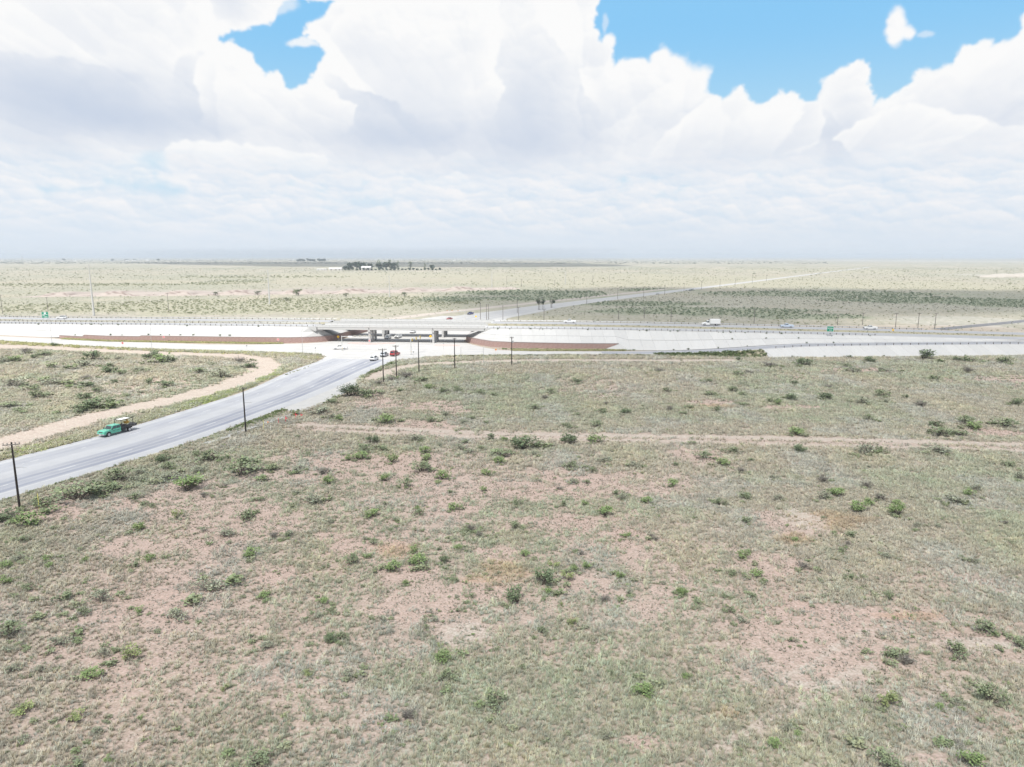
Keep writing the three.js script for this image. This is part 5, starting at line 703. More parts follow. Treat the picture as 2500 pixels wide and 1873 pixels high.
function signalHead(parent, x, y, z, m, flat) { const s = part(parent, 'signal_head', rbox(flat ? 1.15 : 0.4, flat ? 0.4 : 1.15, 0.25, x, y, z, 0.05), m); for (let k = -1; k <= 1; k++) part(s, 'lens', new THREE.CylinderGeometry(0.13, 0.13, 0.06, 12).rotateX(Math.PI / 2).translate(x + (flat ? k * 0.35 : 0), y + (flat ? 0 : k * 0.35), z + 0.14), signBlack); }
function mast(label, x, z, turn, h, len, heads, headMat) {
  const g = thing('signal_mast', label, 'traffic signal', x, 0, z, turn), a = part(g, 'mast_arm', bar([0, h - 0.3, 0], [len, h, 0], 0.13, 8, 0.08), galvPale);
  part(g, 'mast', bar([0, 0, 0], [0, h, 0], 0.17, 10, 0.13), galvPale); part(g, 'base', cyl(0.4, 0.4, 0.25, 0, 0, 0, 12), bridgeConc);
  for (const [t, flat] of heads) signalHead(g, t * len, h - 0.15 + t * 0.3 - (flat ? 0.05 : 0.4), 0.2, headMat, flat);
  part(a, 'street_name_plate', rbox(1.7, 0.45, 0.04, len * 0.28, h - 0.25, 0.12, 0.01), signWhite); part(g, 'push_button', rbox(0.18, 0.3, 0.14, 0.2, 1.2, 0.1, 0.03), signYellow);
}
mast('traffic signal mast whose arm reaches right over the street in front of the left wall', -69.4, -287.8, 0.02, 6.2, 12.2, [[0.45, true], [0.62, true], [0.78, true], [0.95, true]], std(0.55, 0.52, 0.45, 0.6));
mast('traffic signal mast with yellow heads right of the red van, arm pointing away', -39.6, -276, 1.25, 6.4, 9, [[0.1, false], [0.5, false], [0.9, false]], std(0.6, 0.42, 0.02, 0.5));
mast('far traffic signal mast beyond the bridges, arm reaching left over the street', -28.5, -431, Math.PI, 5.6, 12, [[0.35, true], [0.65, true], [0.9, true]], std(0.45, 0.2, 0.08, 0.6));

// ---------------------------------------------------------------- roadside bits by the near driveway
{ const c = ribbon([[-62.3, -141.5], [-60.2, -147.5], [-58.2, -154.6], [-55.4, -163], [-52.3, -171], [-50, -179.8], [-47.6, -190]], 1.5, 0.05), g = thing('concrete_strip', 'narrow pale concrete drain strip between the road verge and the field', 'concrete strip'); const A = c[0], B = c[1];
  for (let i = 1; i < A.length; i++) { const e = (p, q, t, y) => [mix(p[0], q[0], t), y, mix(p[2], q[2], t)]; const a = e(A[i - 1], A[i], 0.01, -0.02), b = e(A[i - 1], A[i], 0.99, -0.02), d = e(B[i - 1], B[i], 0.99, -0.02), f = e(B[i - 1], B[i], 0.01, -0.02), u = (p) => [p[0], 0.14, p[2]]; part(g, 'slab', hex([a, b, d, f, u(a), u(b), u(d), u(f)]), slabMats.dull[i % 5]); } }
const stakePink = std(0.75, 0.05, 0.09, 0.7), stakeWhite = std(0.75, 0.74, 0.68, 0.7), stakeYellow = std(0.72, 0.66, 0.2, 0.7), stakeOrange = std(0.75, 0.22, 0.05, 0.7);
function stake(label, x, z, h, m, flagged) { const g = thing('survey_stake', label, 'stake', x, 0, z, 0, 'survey stakes beside the driveway'); part(g, 'post', box(0.09, h, 0.06, 0, h / 2, 0), m); if (flagged) part(g, 'flag', box(0.45, 0.22, 0.03, 0.2, h * 0.6, 0), m); else part(g, 'tip', new THREE.ConeGeometry(0.06, 0.12, 4).translate(0, h + 0.06, 0), m); }
stake('left of two bright pink stakes close together at the field edge', -53.9, -159.6, 1.3, stakePink); stake('right of two bright pink stakes close together at the field edge', -52.8, -161.4, 1.5, stakePink, true); stake('bright pink flagged stake nearest the driveway', -51.6, -165.2, 1.4, stakePink, true); stake('low pink flagged stake at the end of the concrete strip', -50.7, -166.4, 0.9, stakePink, true);
stake('orange marker in the weeds above the concrete strip', -56.6, -160, 0.5, stakeOrange, true); stake('second orange marker in the weeds, farther along the concrete strip', -52.9, -168, 0.5, stakeOrange, true);
function marker(label, x, z, h, m) { const g = thing('marker_post', label, 'marker post', x, 0, z); part(g, 'post', cyl(0.05, 0.05, h, 0, 0, 0, 8), m); part(g, 'cap', cyl(0.065, 0.03, 0.08, 0, h, 0, 8), m); }
marker('pale yellow marker post beside the leftmost utility pole', -72.4, -103.6, 2.3, stakeYellow); marker('pale yellow marker post right of the lone utility pole', -55.6, -154.6, 2.0, stakeYellow); marker('short white marker post below the concrete strip', -53.6, -153.4, 1.1, stakeWhite);
marker('short white marker post on the left field edge, nearer the green truck', -101.8, -157.6, 0.9, stakeWhite); marker('short white marker post at the far left field edge', -107.5, -151.5, 0.9, stakeWhite);
{ const g = thing('wire_fence_panel', 'low bent wire mesh panel lying between stakes at the field edge', 'wire panel', -54.6, 0, -158, 1.1); part(g, 'frame', fuse([bar([0, 0, 0], [0, 0.9, 0], 0.03, 5), bar([2.4, 0, 0], [2.4, 0.9, 0], 0.03, 5), bar([0, 0.85, 0], [2.4, 0.85, 0], 0.03, 5)]), postMat); part(g, 'mesh', fuse(range(0.2, 2.2, 8).map((x) => bar([x, 0.05, 0], [x + 0.1, 0.85, 0.05], 0.012, 4))), postMat); }

// ---------------------------------------------------------------- plants: geometry
class Leaves {                                                            // collects small faces with a colour each
  constructor() { this.p = []; this.c = []; }
  tri(a, b, c, k) { this.p.push(...a, ...b, ...c); for (let i = 0; i < 3; i++) this.c.push(...k); }
  leaf(x, y, z, size, r, k) {                                             // a small pointed leaf cluster, two triangles
    const a = r() * 6.283, t = (r() - 0.25) * 1.7, ux = Math.cos(a) * Math.cos(t), uy = Math.sin(t), uz = Math.sin(a) * Math.cos(t), b = a + 1.57 + (r() - 0.5), vx = Math.cos(b) * 0.5, vy = (r() - 0.5) * 0.5, vz = Math.sin(b) * 0.5, s = size;
    const A = [x, y, z], B = [x + (ux * 0.5 + vx) * s, y + (uy * 0.5 + vy) * s, z + (uz * 0.5 + vz) * s], C = [x + ux * s, y + uy * s, z + uz * s], D = [x + (ux * 0.5 - vx) * s, y + (uy * 0.5 - vy) * s, z + (uz * 0.5 - vz) * s];
    this.tri(A, B, C, k); this.tri(A, C, D, k);
  }
  blade(x, y, z, dx, dz, h, w, k) { const nx = -dz, nz = dx, l = Math.hypot(nx, nz) || 1, ex = (nx / l) * w, ez = (nz / l) * w, m = 0.55; const A = [x - ex, y, z - ez], B = [x + ex, y, z + ez], C = [x + dx * 0.35 + ex * 0.8, y + h * m, z + dz * 0.35 + ez * 0.8], D = [x + dx * 0.35 - ex * 0.8, y + h * m, z + dz * 0.35 - ez * 0.8], E = [x + dx, y + h, z + dz]; this.tri(A, B, C, k); this.tri(A, C, D, k); this.tri(D, C, E, k); }
  build() { const g = new THREE.BufferGeometry(); g.setAttribute('position', new THREE.Float32BufferAttribute(this.p, 3)); g.setAttribute('color', new THREE.Float32BufferAttribute(this.c, 3)); g.computeVertexNormals(); return g; }
}
const tone = (r, s = 0.3) => { const k = 1 + (r() - 0.5) * s * 2, w = (r() - 0.5) * s * 0.5; return [k * (1 + w), k, k * (1 - w)]; };
function grassPatch(seed, R, tufts, blades, len, width) {
  const r = rng(seed), L = new Leaves();
  for (let t = 0; t < tufts; t++) {
    const a = r() * 6.283, d = R * Math.sqrt(r()), x = Math.cos(a) * d, z = Math.sin(a) * d, s = 0.6 + 0.7 * r(), k = tone(r, 0.36);
    for (let b = 0; b < blades; b++) { const q = r() * 6.283, o = (0.25 + 0.75 * r()) * len * s, h = len * s * (0.35 + 0.6 * r()), m = 0.9 + 0.2 * r(); L.blade(x + Math.cos(q) * 0.05, 0, z + Math.sin(q) * 0.05, Math.cos(q) * o * 0.75 + 0.12 * len, Math.sin(q) * o * 0.75 - 0.1 * len, h, width * (0.7 + 0.6 * r()), k.map((v) => v * m)); }
  }
  return L.build();
}
// shrubs are one unit wide; stems and foliage apart
function shrubShape(seed, o) {
  const r = rng(seed), L = new Leaves(), stems = [], lobes = [];
  for (let i = 0; i < o.lobes; i++) { const a = r() * 6.283, d = Math.sqrt(r()) * 0.36; lobes.push([Math.cos(a) * d, o.height * (0.35 + 0.42 * r()) * (1 - d * 0.5), Math.sin(a) * d, 0.12 + 0.14 * r(), 0.8 + 0.45 * r()]); }
  for (const [x, y, z] of lobes) { const bx = x * 0.15, bz = z * 0.15; stems.push(bar([bx, 0, bz], [x * 0.6, y * 0.6, z * 0.6], 0.013, 4, 0.008)); stems.push(bar([x * 0.6, y * 0.6, z * 0.6], [x * 1.05 + (r() - 0.5) * 0.08, y * 1.05, z * 1.05 + (r() - 0.5) * 0.08], 0.008, 4, 0.003)); for (let k = 0; k < o.twigs; k++) { const t = 0.4 + 0.5 * r(), q = r() * 6.283, l = 0.08 + 0.16 * r(); stems.push(bar([x * t, y * t, z * t], [x * t + Math.cos(q) * l, y * t + l * (0.4 + 0.8 * r()), z * t + Math.sin(q) * l], 0.005, 3, 0.002)); } }
  for (let i = 0; i < o.leaves; i++) {
    const [lx, ly, lz, lr, lt] = lobes[Math.floor(r() * lobes.length)], u = r() * 2 - 1, a = r() * 6.283, q = Math.sqrt(1 - u * u), d = lr * Math.pow(r(), 0.45), k = tone(r, 0.22).map((v) => v * lt);
    const x = lx + q * Math.cos(a) * d, y = Math.max(0.012, ly + u * d * o.squash), z = lz + q * Math.sin(a) * d; L.leaf(x, y, z, o.size * (0.6 + 0.8 * r()), r, k);
  }
  return { foliage: L.build(), stems: fuse(stems) };
}
const leafMat = (r, g, b) => new THREE.MeshStandardMaterial({ color: new THREE.Color().setRGB(r, g, b), roughness: 0.9, vertexColors: true, side: THREE.DoubleSide });
const barkMat = std(0.11, 0.09, 0.075, 1), twigMat = std(0.20, 0.18, 0.165, 1);
const KINDS = {
  D: { name: 'creosote_bush', word: 'dark green creosote bush', mat: leafMat(0.13, 0.17, 0.092), bark: barkMat, shapes: [201, 202, 203].map((s) => shrubShape(s, { lobes: 11, height: 0.62, squash: 0.8, leaves: 520, size: 0.062, twigs: 3 })) },
  B: { name: 'mesquite_tree', word: 'large rounded dark mesquite', mat: leafMat(0.095, 0.13, 0.068), bark: barkMat, shapes: [211].map((s) => shrubShape(s, { lobes: 16, height: 0.8, squash: 0.9, leaves: 1100, size: 0.05, twigs: 3 })) },
  G: { name: 'mesquite_shrub', word: 'bright green shrub', mat: leafMat(0.20, 0.275, 0.11), bark: barkMat, shapes: [221, 222, 223, 224].map((s) => shrubShape(s, { lobes: 9, height: 0.66, squash: 0.85, leaves: 420, size: 0.066, twigs: 4 })) },
  M: { name: 'mesquite_shrub', word: 'olive green shrub', mat: leafMat(0.21, 0.25, 0.145), bark: barkMat, shapes: [231, 232, 233, 234].map((s) => shrubShape(s, { lobes: 9, height: 0.6, squash: 0.8, leaves: 340, size: 0.064, twigs: 5 })) },
  S: { name: 'sage_shrub', word: 'grey-green open shrub', mat: leafMat(0.28, 0.30, 0.215), bark: twigMat, shapes: [241, 242, 243].map((s) => shrubShape(s, { lobes: 10, height: 0.5, squash: 0.7, leaves: 260, size: 0.06, twigs: 8 })) },
  T: { name: 'bare_shrub', word: 'grey twiggy shrub', mat: leafMat(0.205, 0.20, 0.165), bark: twigMat, shapes: [251, 252].map((s) => shrubShape(s, { lobes: 12, height: 0.56, squash: 0.7, leaves: 120, size: 0.055, twigs: 16 })) },
  Y: { name: 'mesquite_shrub', word: 'yellow-green shrub', mat: leafMat(0.26, 0.305, 0.13), bark: barkMat, shapes: [261, 262].map((s) => shrubShape(s, { lobes: 7, height: 0.7, squash: 0.9, leaves: 300, size: 0.07, twigs: 4 })) },
};
// ---------------------------------------------------------------- where pavement lies
const inPoly = (p, x, z) => { let c = false; for (let i = 0, j = p.length - 1; i < p.length; j = i++) if (p[i][1] > z !== p[j][1] > z && x < p[i][0] + ((z - p[i][1]) / (p[j][1] - p[i][1])) * (p[j][0] - p[i][0])) c = !c; return c; };
const STREET_BY_Z = STREET.map(([x, z]) => [z, x]).reverse(), APRON = [[-58.6, -175], [-53.4, -171.9], [-50.3, -179.6], [-47.6, -194], [-46.8, -207], [-48.2, -226]];
function paved(x, z, m = 0) {
  if (z > -262) { const n = lerpTable(STREET_BY_Z, z), w = mix(23.4, 27.3, sstep(-185, -240, z)) + (z > -150 ? (z + 150) * 0.03 : 0); if (x < n + m && x > n - w - m) return true; if (z < -170 && z > -228 && inPoly(APRON, x, z)) return true; return z < -244 && x > -72 && x < n + m; }
  if (x < -30) { const near = lerpTable([[-345, -362], [-235.7, -325.2], [-201.8, -311.2], [-170, -300.6], [-141, -293], [-107.4, -287], [-83.4, -281.5], [-76, -278], [-72, -270], [-71, -262]], x); if (x < -72) return z < near + 0.8 + m; return z > -262 ? false : x > -72 && x < lerpTable([[-274, -23], [-270, -32.7], [-264, -39], [-256, -42.5]], z) + m; }
  return z < lerpTable([[-30, -271.5], [-23, -273.4], [8, -276], [51, -276.6], [54, -275], [78, -272.6], [97, -268.2], [118, -269.4], [150, -270.8], [200, -274.2], [330, -280.5]], x) + m;
}
const inView = (x, z, m) => Math.abs(x) < 0.735 * -z + m;

// ---------------------------------------------------------------- the countable shrubs of the field
{
  const r = rng(77), seen = {};
  const place = (x, z) => {
    if (z < -276 || (x < -75 && z < -120 && x < lerpTable(STREET_BY_Z, z) - 20)) return 'in the field left of the street';
    if (x < lerpTable(STREET_BY_Z, z) + 9 && z > -200) return 'on the near street verge';
    const track = lerpTable([[-45, -155.5], [4, -150], [64, -146], [103, -141]], x);
    if (z < track - 45) return 'before the right frontage road';
    if (z < track) return 'just beyond the dirt path';
    const side = x / -z < -0.22 ? 'left' : x / -z > 0.25 ? 'right' : 'middle';
    return (z > -72 ? 'in the nearest grass, ' : z > -98 ? 'in the near grass, ' : 'on pinkish ground below the path, ') + side;
  };
  const size = (w) => (w < 1.2 ? 'small ' : w > 2.8 ? 'wide ' : '');
  for (const k of Object.keys(SHRUBS)) for (const [x, z, w0] of SHRUBS[k]) {
    const K = KINDS[k], w = Math.min(w0, 6.5) * (z > -100 ? 0.95 : 1.35); let px = x; if (paved(x, z, 0.3)) { px = x < -72 && z > -262 ? x - 1.5 : x + 1; if (paved(px, z, 0.1)) continue; }
    const g = thing(K.name, `${size(w)}${K.word} ${place(px, z)}`, 'shrub', px, 0, z, r() * 6.283, `${K.word.split(' ').slice(0, 2).join(' ')} shrubs ${place(px, z)}`), s = K.shapes[Math.floor(r() * K.shapes.length)];
    g.scale.set(w, w * (0.72 + 0.34 * r()) * (w > 3.4 ? 0.75 : 1), w * (0.85 + 0.3 * r()));
    part(g, 'stems', s.stems, K.bark); part(g, 'foliage', s.foliage, K.mat);
  }
}

// ---------------------------------------------------------------- uncountable cover: grass, forbs, stones, far scrub
function scatter(name, geometry, material, list) {                        // list: [x, y, z, sx, sy, sz, turn, colour]
  const m = new THREE.InstancedMesh(geometry, material, list.length), q = new THREE.Quaternion(), up = new THREE.Vector3(0, 1, 0), M = new THREE.Matrix4(), c = new THREE.Color();
  list.forEach(([x, y, z, sx, sy, sz, t, k], i) => { M.compose(new THREE.Vector3(x, y, z), q.setFromAxisAngle(up, t), new THREE.Vector3(sx, sy, sz)); m.setMatrixAt(i, M); m.setColorAt(i, c.setRGB(...k)); });
  m.name = numbered(name); m.userData.kind = 'stuff'; shade(m); scene.add(m); return m;
}
const whiteLeaf = leafMat(1, 1, 1);
{
  const r = rng(91), A = [[], [], [], []], S = [[], []], forb = [], stone = [];
  const bands = [[-40, -118, 0.72, 1], [-118, -200, 1.0, 1.3], [-200, -292, 1.5, 1.75]];
  for (const [z1, z0, cell, sc] of bands) for (let z = z0; z < z1; z += cell) for (let x = -0.80 * -z - 14; x < 0.80 * -z + 14; x += cell) {
    const px = x + (r() - 0.5) * cell, pz = z + (r() - 0.5) * cell;
    if (!inView(px, pz, 14) || paved(px, pz, 0.35)) continue;
    if (r() < gridAt(path, px, pz) * 1.15) continue;
    const b = bareness(px, pz), cl = samp(CLUMP, px / 19, pz / 19) * 0.6 + samp(SMOOTH, px / 24, pz / 24) * 0.7, t = grassTint(px, pz), v = 0.76 + 0.54 * r(), k = t.map((q) => q * v);
    const dens = clamp((cl - 0.36) * 3.4) * (1 - 0.93 * b), s = sc * (0.75 + 0.5 * r());
    if (r() < dens * 1.15) A[Math.floor(r() * 4)].push([px, 0, pz, s, s * (0.75 + 0.4 * r()), s, r() * 0.9 - 0.45, k]);
    else if (r() > gridAt(chalk, px, pz) * 0.7 && r() < 0.8 - 0.2 * b) S[Math.floor(r() * 2)].push([px, 0, pz, s, s * (0.6 + 0.5 * r()), s, r() * 6.283, t.map((q) => q * v * (0.86 - 0.24 * b))]);
    if (r() < 0.05 * (1 - 0.6 * b) * sc * sstep(0.4, 0.6, samp(SMOOTH, px / 50 + 0.6, pz / 50))) { const w = (0.35 + 0.5 * r()) * sc; forb.push([px, 0, pz, w, w * 0.8, w, r() * 6.283, mix3([0.19, 0.25, 0.11], [0.27, 0.30, 0.16], r())]); }
    if (z1 > -130 && r() < 0.05) { const w = 0.035 + 0.06 * r() * r(); stone.push([px, 0.01, pz, w, w * 0.6, w, r() * 6, [0.62, 0.58, 0.53]]); }
  }
  A.forEach((l, i) => scatter('grass', grassPatch(301 + i, 0.66, 10, 9, 0.41, 0.02), whiteLeaf, l));
  S.forEach((l, i) => scatter('sparse_grass', grassPatch(311 + i, 0.6, 6, 6, 0.2, 0.018), whiteLeaf, l));
  scatter('weeds', shrubShape(271, { lobes: 6, height: 0.6, squash: 0.8, leaves: 110, size: 0.12, twigs: 0 }).foliage, whiteLeaf, forb);
  scatter('stones', new THREE.IcosahedronGeometry(1, 0), std(1, 1, 1, 0.9), stone);
}
const scrub = [281, 282, 283].map((s) => shrubShape(s, { lobes: 7, height: 0.62, squash: 0.8, leaves: 75, size: 0.15, twigs: 0 }).foliage);
{
  const r = rng(95), L = [[], [], []], mats = whiteLeaf;
  const inside = (names, x, z) => { for (const [n, cx, cz, rx, rz] of FAR_PATCHES) if (names.includes(n) && ((x - cx) / rx) ** 2 + ((z - cz) / rz) ** 2 < 1 + (samp(SMOOTH, x / 90, z / 90) - 0.5)) return true; return false; };
  const road = (x, z) => { const c = lerpTable([[-1555, 655], [-997, 313], [-682, 121], [-592, 66], [-540, 38], [-490, 18], [-455, 2], [-428, -8]], z); return z < -390 ? x < c + 3 && x > c - (z > -600 ? 62 : 42) : x > -80 && x < -2; };
  for (const [z1, z0, cell, sc] of [[-345, -700, 3.2, 1], [-700, -1200, 5, 1.35], [-1200, -2400, 9.5, 2.1]]) for (let z = z0; z < z1; z += cell) for (let x = 0.78 * z - 30; x < -0.78 * z + 30; x += cell) {
    const px = x + (r() - 0.5) * cell, pz = z + (r() - 0.5) * cell; if (road(px, pz)) continue;
    if (pz > hz(px) - 36 - he(px) * 2.4 - 2 && px > -430 && px < 430) continue;
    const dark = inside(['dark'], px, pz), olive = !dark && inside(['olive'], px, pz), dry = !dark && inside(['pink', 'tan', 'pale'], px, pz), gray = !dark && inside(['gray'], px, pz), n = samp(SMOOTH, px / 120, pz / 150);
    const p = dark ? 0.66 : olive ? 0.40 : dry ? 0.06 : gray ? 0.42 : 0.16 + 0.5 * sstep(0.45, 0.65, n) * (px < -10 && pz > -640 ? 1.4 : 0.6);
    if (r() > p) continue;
    const w = sc * (dark ? 1.3 + 2.2 * r() * r() : 0.7 + 2.6 * r() * r() * r() + (olive ? 1.1 : 0)), k = dark ? mix3([0.14, 0.19, 0.12], [0.21, 0.245, 0.16], r()) : gray ? mix3([0.16, 0.165, 0.115], [0.23, 0.22, 0.175], r()) : mix3([0.19, 0.215, 0.115], [0.28, 0.285, 0.18], r());  // dark thickets: leaf colour also darkened to stand for cloud shade
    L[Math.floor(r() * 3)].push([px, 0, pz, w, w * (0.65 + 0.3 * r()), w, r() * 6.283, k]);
  }
  L.forEach((l, i) => scatter('desert_scrub', scrub[i], mats, l));
  // scrub of the field left of the street, verge weeds, the median
  const M = [[], [], []], push = (x, y, z, w, h, k) => M[Math.floor(r() * 3)].push([x, y, z, w, h, w, r() * 6.283, k]), GREENS = [[0.085, 0.13, 0.05], [0.12, 0.17, 0.065], [0.20, 0.22, 0.085]];
  for (let i = 0; i < 900; i++) { const z = -125 - 190 * r(), x = -0.75 * -z + (0.75 * -z - 70) * r(); if (paved(x, z, 0.8) || x > lerpTable(STREET_BY_Z, Math.max(z, -262)) - 22 || gridAt(bare, x, z) > 0.35) continue; const w = 0.5 + 1.3 * r() * r(); push(x, 0, z, w, w * 0.7, mix3([0.13, 0.165, 0.08], [0.22, 0.23, 0.14], r())); }
  for (let i = 0; i < 6500; i++) { const z = -50 - 230 * r(), x = (r() * 2 - 1) * 0.76 * -z; if (paved(x, z, 0.8) || r() < bareness(x, z) * 0.8 || x < lerpTable(STREET_BY_Z, Math.max(z, -262)) + 1) continue; const w = (0.35 + 0.7 * r() * r()) * (z < -170 ? 1.5 : 1); push(x, 0, z, w, w * 0.65, mix3([0.18, 0.205, 0.12], [0.28, 0.28, 0.20], r())); }
  for (const k of Object.keys(SHRUBS)) for (const [sx, sz, sw] of SHRUBS[k]) for (let i = 0; i < 3; i++) { const a = r() * 6.283, d = sw * (0.4 + 0.7 * r()), x = sx + Math.cos(a) * d, z = sz + Math.sin(a) * d, w = sw * (0.25 + 0.5 * r()); if (!paved(x, z, 0.5)) push(x, 0, z, w, w * 0.6, mix3([0.17, 0.215, 0.105], [0.26, 0.275, 0.175], r())); }
  const strip = (a, b, n, off, spread, k, w0 = 0.35, w1 = 0.5) => { for (let i = 0; i < n; i++) { const z = mix(a, b, r()), x = lerpTable(STREET_BY_Z, z) + off + spread * r() * r(), w = w0 + w1 * r(); if (z < -172 && z > -227 && paved(x, z, 0)) continue; push(x, 0, z, w, w * 0.9, mix3(k, GREENS[2], r() * 0.5)); } };
  strip(-195, -256, 330, 0.5, 3, GREENS[0], 0.5, 0.7); strip(-60, -195, 260, 0.3, 2, GREENS[1]); strip(-152, -175, 190, 1.0, 3.5, GREENS[1], 0.5, 0.8); strip(-60, -245, 220, -24.6, -2, GREENS[2]);
  const line = (pts, n, spread, k, w0, w1) => { const tot = pts.length - 1; for (let i = 0; i < n; i++) { const t = r() * tot, j = Math.min(tot - 1, Math.floor(t)), f = t - j, w = w0 + w1 * r(); push(mix(pts[j][0], pts[j + 1][0], f) + (r() - 0.5) * spread, 0, mix(pts[j][1], pts[j + 1][1], f) + (r() - 0.5) * spread, w, w * 0.8, mix3(k, GREENS[2], r() * 0.45)); } };
  line([[-212, -331.5], [-185, -321.8], [-154, -318.4], [-123, -314.4], [-104, -312.6]], 520, 2.2, GREENS[2], 0.4, 0.6);
  line([[-160, -319], [-140, -317.3], [-118, -314.6]], 60, 1.4, GREENS[0], 0.6, 0.7);
  line([[-26, -271], [-10, -273], [8, -274.4], [40, -275], [60, -273.6]], 260, 2.4, GREENS[0], 0.5, 0.8); line([[60, -273.4], [80, -271.6], [96, -269]], 170, 3, GREENS[0], 0.7, 1.1);
  for (let i = 0; i < 330; i++) { const t = r(), x = 56 + 43 * t, ry = lerpTable([[51, 0.05], [70, 0.35], [80, 0.8], [92, 1.5], [104, 2.3]], x), d = r(), w = 0.7 + 1.3 * r(); push(x, ry * (1 - d) * 0.9, -277.6 + (1.0 + ry * 3.2) * d, w, w * 0.8, mix3(GREENS[0], GREENS[2], r() * 0.5)); }
  line([[-4, -293.4], [10, -292.6], [24, -290.6], [40, -290], [50, -289.2]], 220, 2.6, GREENS[1], 0.5, 0.7);
  line([[-140, -291.5], [-107, -285.5], [-86, -280.5], [-76, -277], [-73, -268]], 150, 2, GREENS[1], 0.4, 0.6); line([[-235, -323.5], [-202, -309.5], [-170, -299], [-141, -291.5]], 160, 2.4, GREENS[2], 0.4, 0.7);
  for (let i = 0; i < 900; i++) { const x = i < 500 ? -90 - 240 * r() : -8 + 260 * r(), w = 0.35 + 0.5 * r(); push(x, he(x), hz(x) - 13 - 8 * r(), w, w * 0.8, mix3(GREENS[0], [0.22, 0.2, 0.12], r())); }
  M.forEach((l, i) => scatter('verge_weeds', scrub[i], mats, l));
}
// yellow-green grass of the corner verge and the strip below the left wall
{
  const r = rng(97), L = [];
  for (let i = 0; i < 5200; i++) { const x = -240 + 168 * r(), z = -262 - 68 * r(), near = lerpTable([[-240, -326], [-201.8, -311.2], [-170, -300.6], [-141, -293], [-107.4, -287], [-83.4, -281.5], [-72, -268]], x); if (z < near + 0.8 || z > near + 11 || paved(x, z, 0.5) || gridAt(bare, x, z) > 0.5) continue; const s = 1.2 + r(); L.push([x, 0, z, s, s * 0.8, s, r() * 6, mix3([0.40, 0.38, 0.17], [0.33, 0.33, 0.15], r())]); }
  for (let i = 0; i < 1900; i++) { const z = -90 - 150 * r(), x = lerpTable(STREET_BY_Z, z) - mix(23.6, 27.6, sstep(-185, -240, z)) - (z > -150 ? (z + 150) * 0.04 : 0) - 0.6 - 5 * r(); if (gridAt(path, x, z) > 0.3) continue; const s = 1.0 + 0.8 * r(); L.push([x, 0, z, s, s * 0.7, s, r() * 6, mix3([0.37, 0.36, 0.22], [0.30, 0.35, 0.12], sstep(0.45, 0.6, samp(SMOOTH, x / 40, z / 40)))]); }
  for (let i = 0; i < 1500; i++) { const x = -210 + 108 * r(), z = lerpTable(TOE_L, x) + 0.6 + 3 * r(), s = 1.1 + r(); L.push([x, 0, z, s, s * 0.8, s, r() * 6, mix3([0.42, 0.38, 0.18], [0.30, 0.31, 0.13], r())]); }
  for (let i = 0; i < 900; i++) { const x = 0 + 46 * r(), z = -288 - 4 * r(), s = 1.0 + r(); L.push([x, 0, z, s, s * 0.7, s, r() * 6, mix3([0.40, 0.36, 0.2], [0.28, 0.28, 0.13], r())]); }
  scatter('verge_grass', grassPatch(331, 0.7, 9, 8, 0.38, 0.025), whiteLeaf, L);
}
// shrubs sprouting from the joints of the paved slopes
{
  const r = rng(99), add = (x, y, z, w, where) => { const g = thing('slope_shrub', `small dark shrub sprouting ${where}`, 'shrub', x, y, z, r() * 6.28, `shrubs sprouting ${where}`), s = KINDS.D.shapes[Math.floor(r() * 3)]; g.scale.setScalar(w); part(g, 'stems', s.stems, barkMat); part(g, 'foliage', s.foliage, KINDS.D.mat); };
  for (const x of [-205, -185, -179, -166, -160, -155.5, -150.5, -144, -131.5, -127]) add(x, lerpTable(TOE_H, x) + 0.2, lerpTable(TOE_L, x) - 0.7, 0.9 + 0.8 * r(), 'above the left block wall');
  for (const x of [-232, -206, -201, -195, -186, -150, -133, -115]) add(x, he(x) - 0.25, hz(x) + 0.7, 0.7 + 0.8 * r(), 'at the top of the left white slope');
  for (const x of [-6, -1, 8, 12, 13.5, 17, 33, 36, 55, 58, 68, 71, 88, 90, 93, 99, 108, 114, 139, 150]) add(x, he(x) - 0.3, hz(x) + 0.75, 0.6 + 0.9 * r(), 'at the top of the right grey slope');
  for (const x of [92, 106, 119]) add(x, mix(lerpTable([[80, 0.8], [92, 1.5], [104, 2.3], [118, 3]], x), he(x), 0.52), mix(-287.8, hz(x), 0.5), 1.1, 'in the middle of the right grey slope');
  for (const x of [66, 72, 84, 96, 120, 131]) add(x, lerpTable([[60, 0.2], [70, 0.45], [80, 0.9], [92, 1.6], [104, 2.4], [118, 3.1], [150, 3.4]], x), -287.6, 0.7 + 0.6 * r(), 'along the ramp edge under the right grey slope');
  for (const x of [107, 120, 143, 160, 175]) add(x, 0.1, -269.2 - (x - 107) * 0.04, 0.9 + 0.7 * r(), 'at the foot of the lower right slope');
}

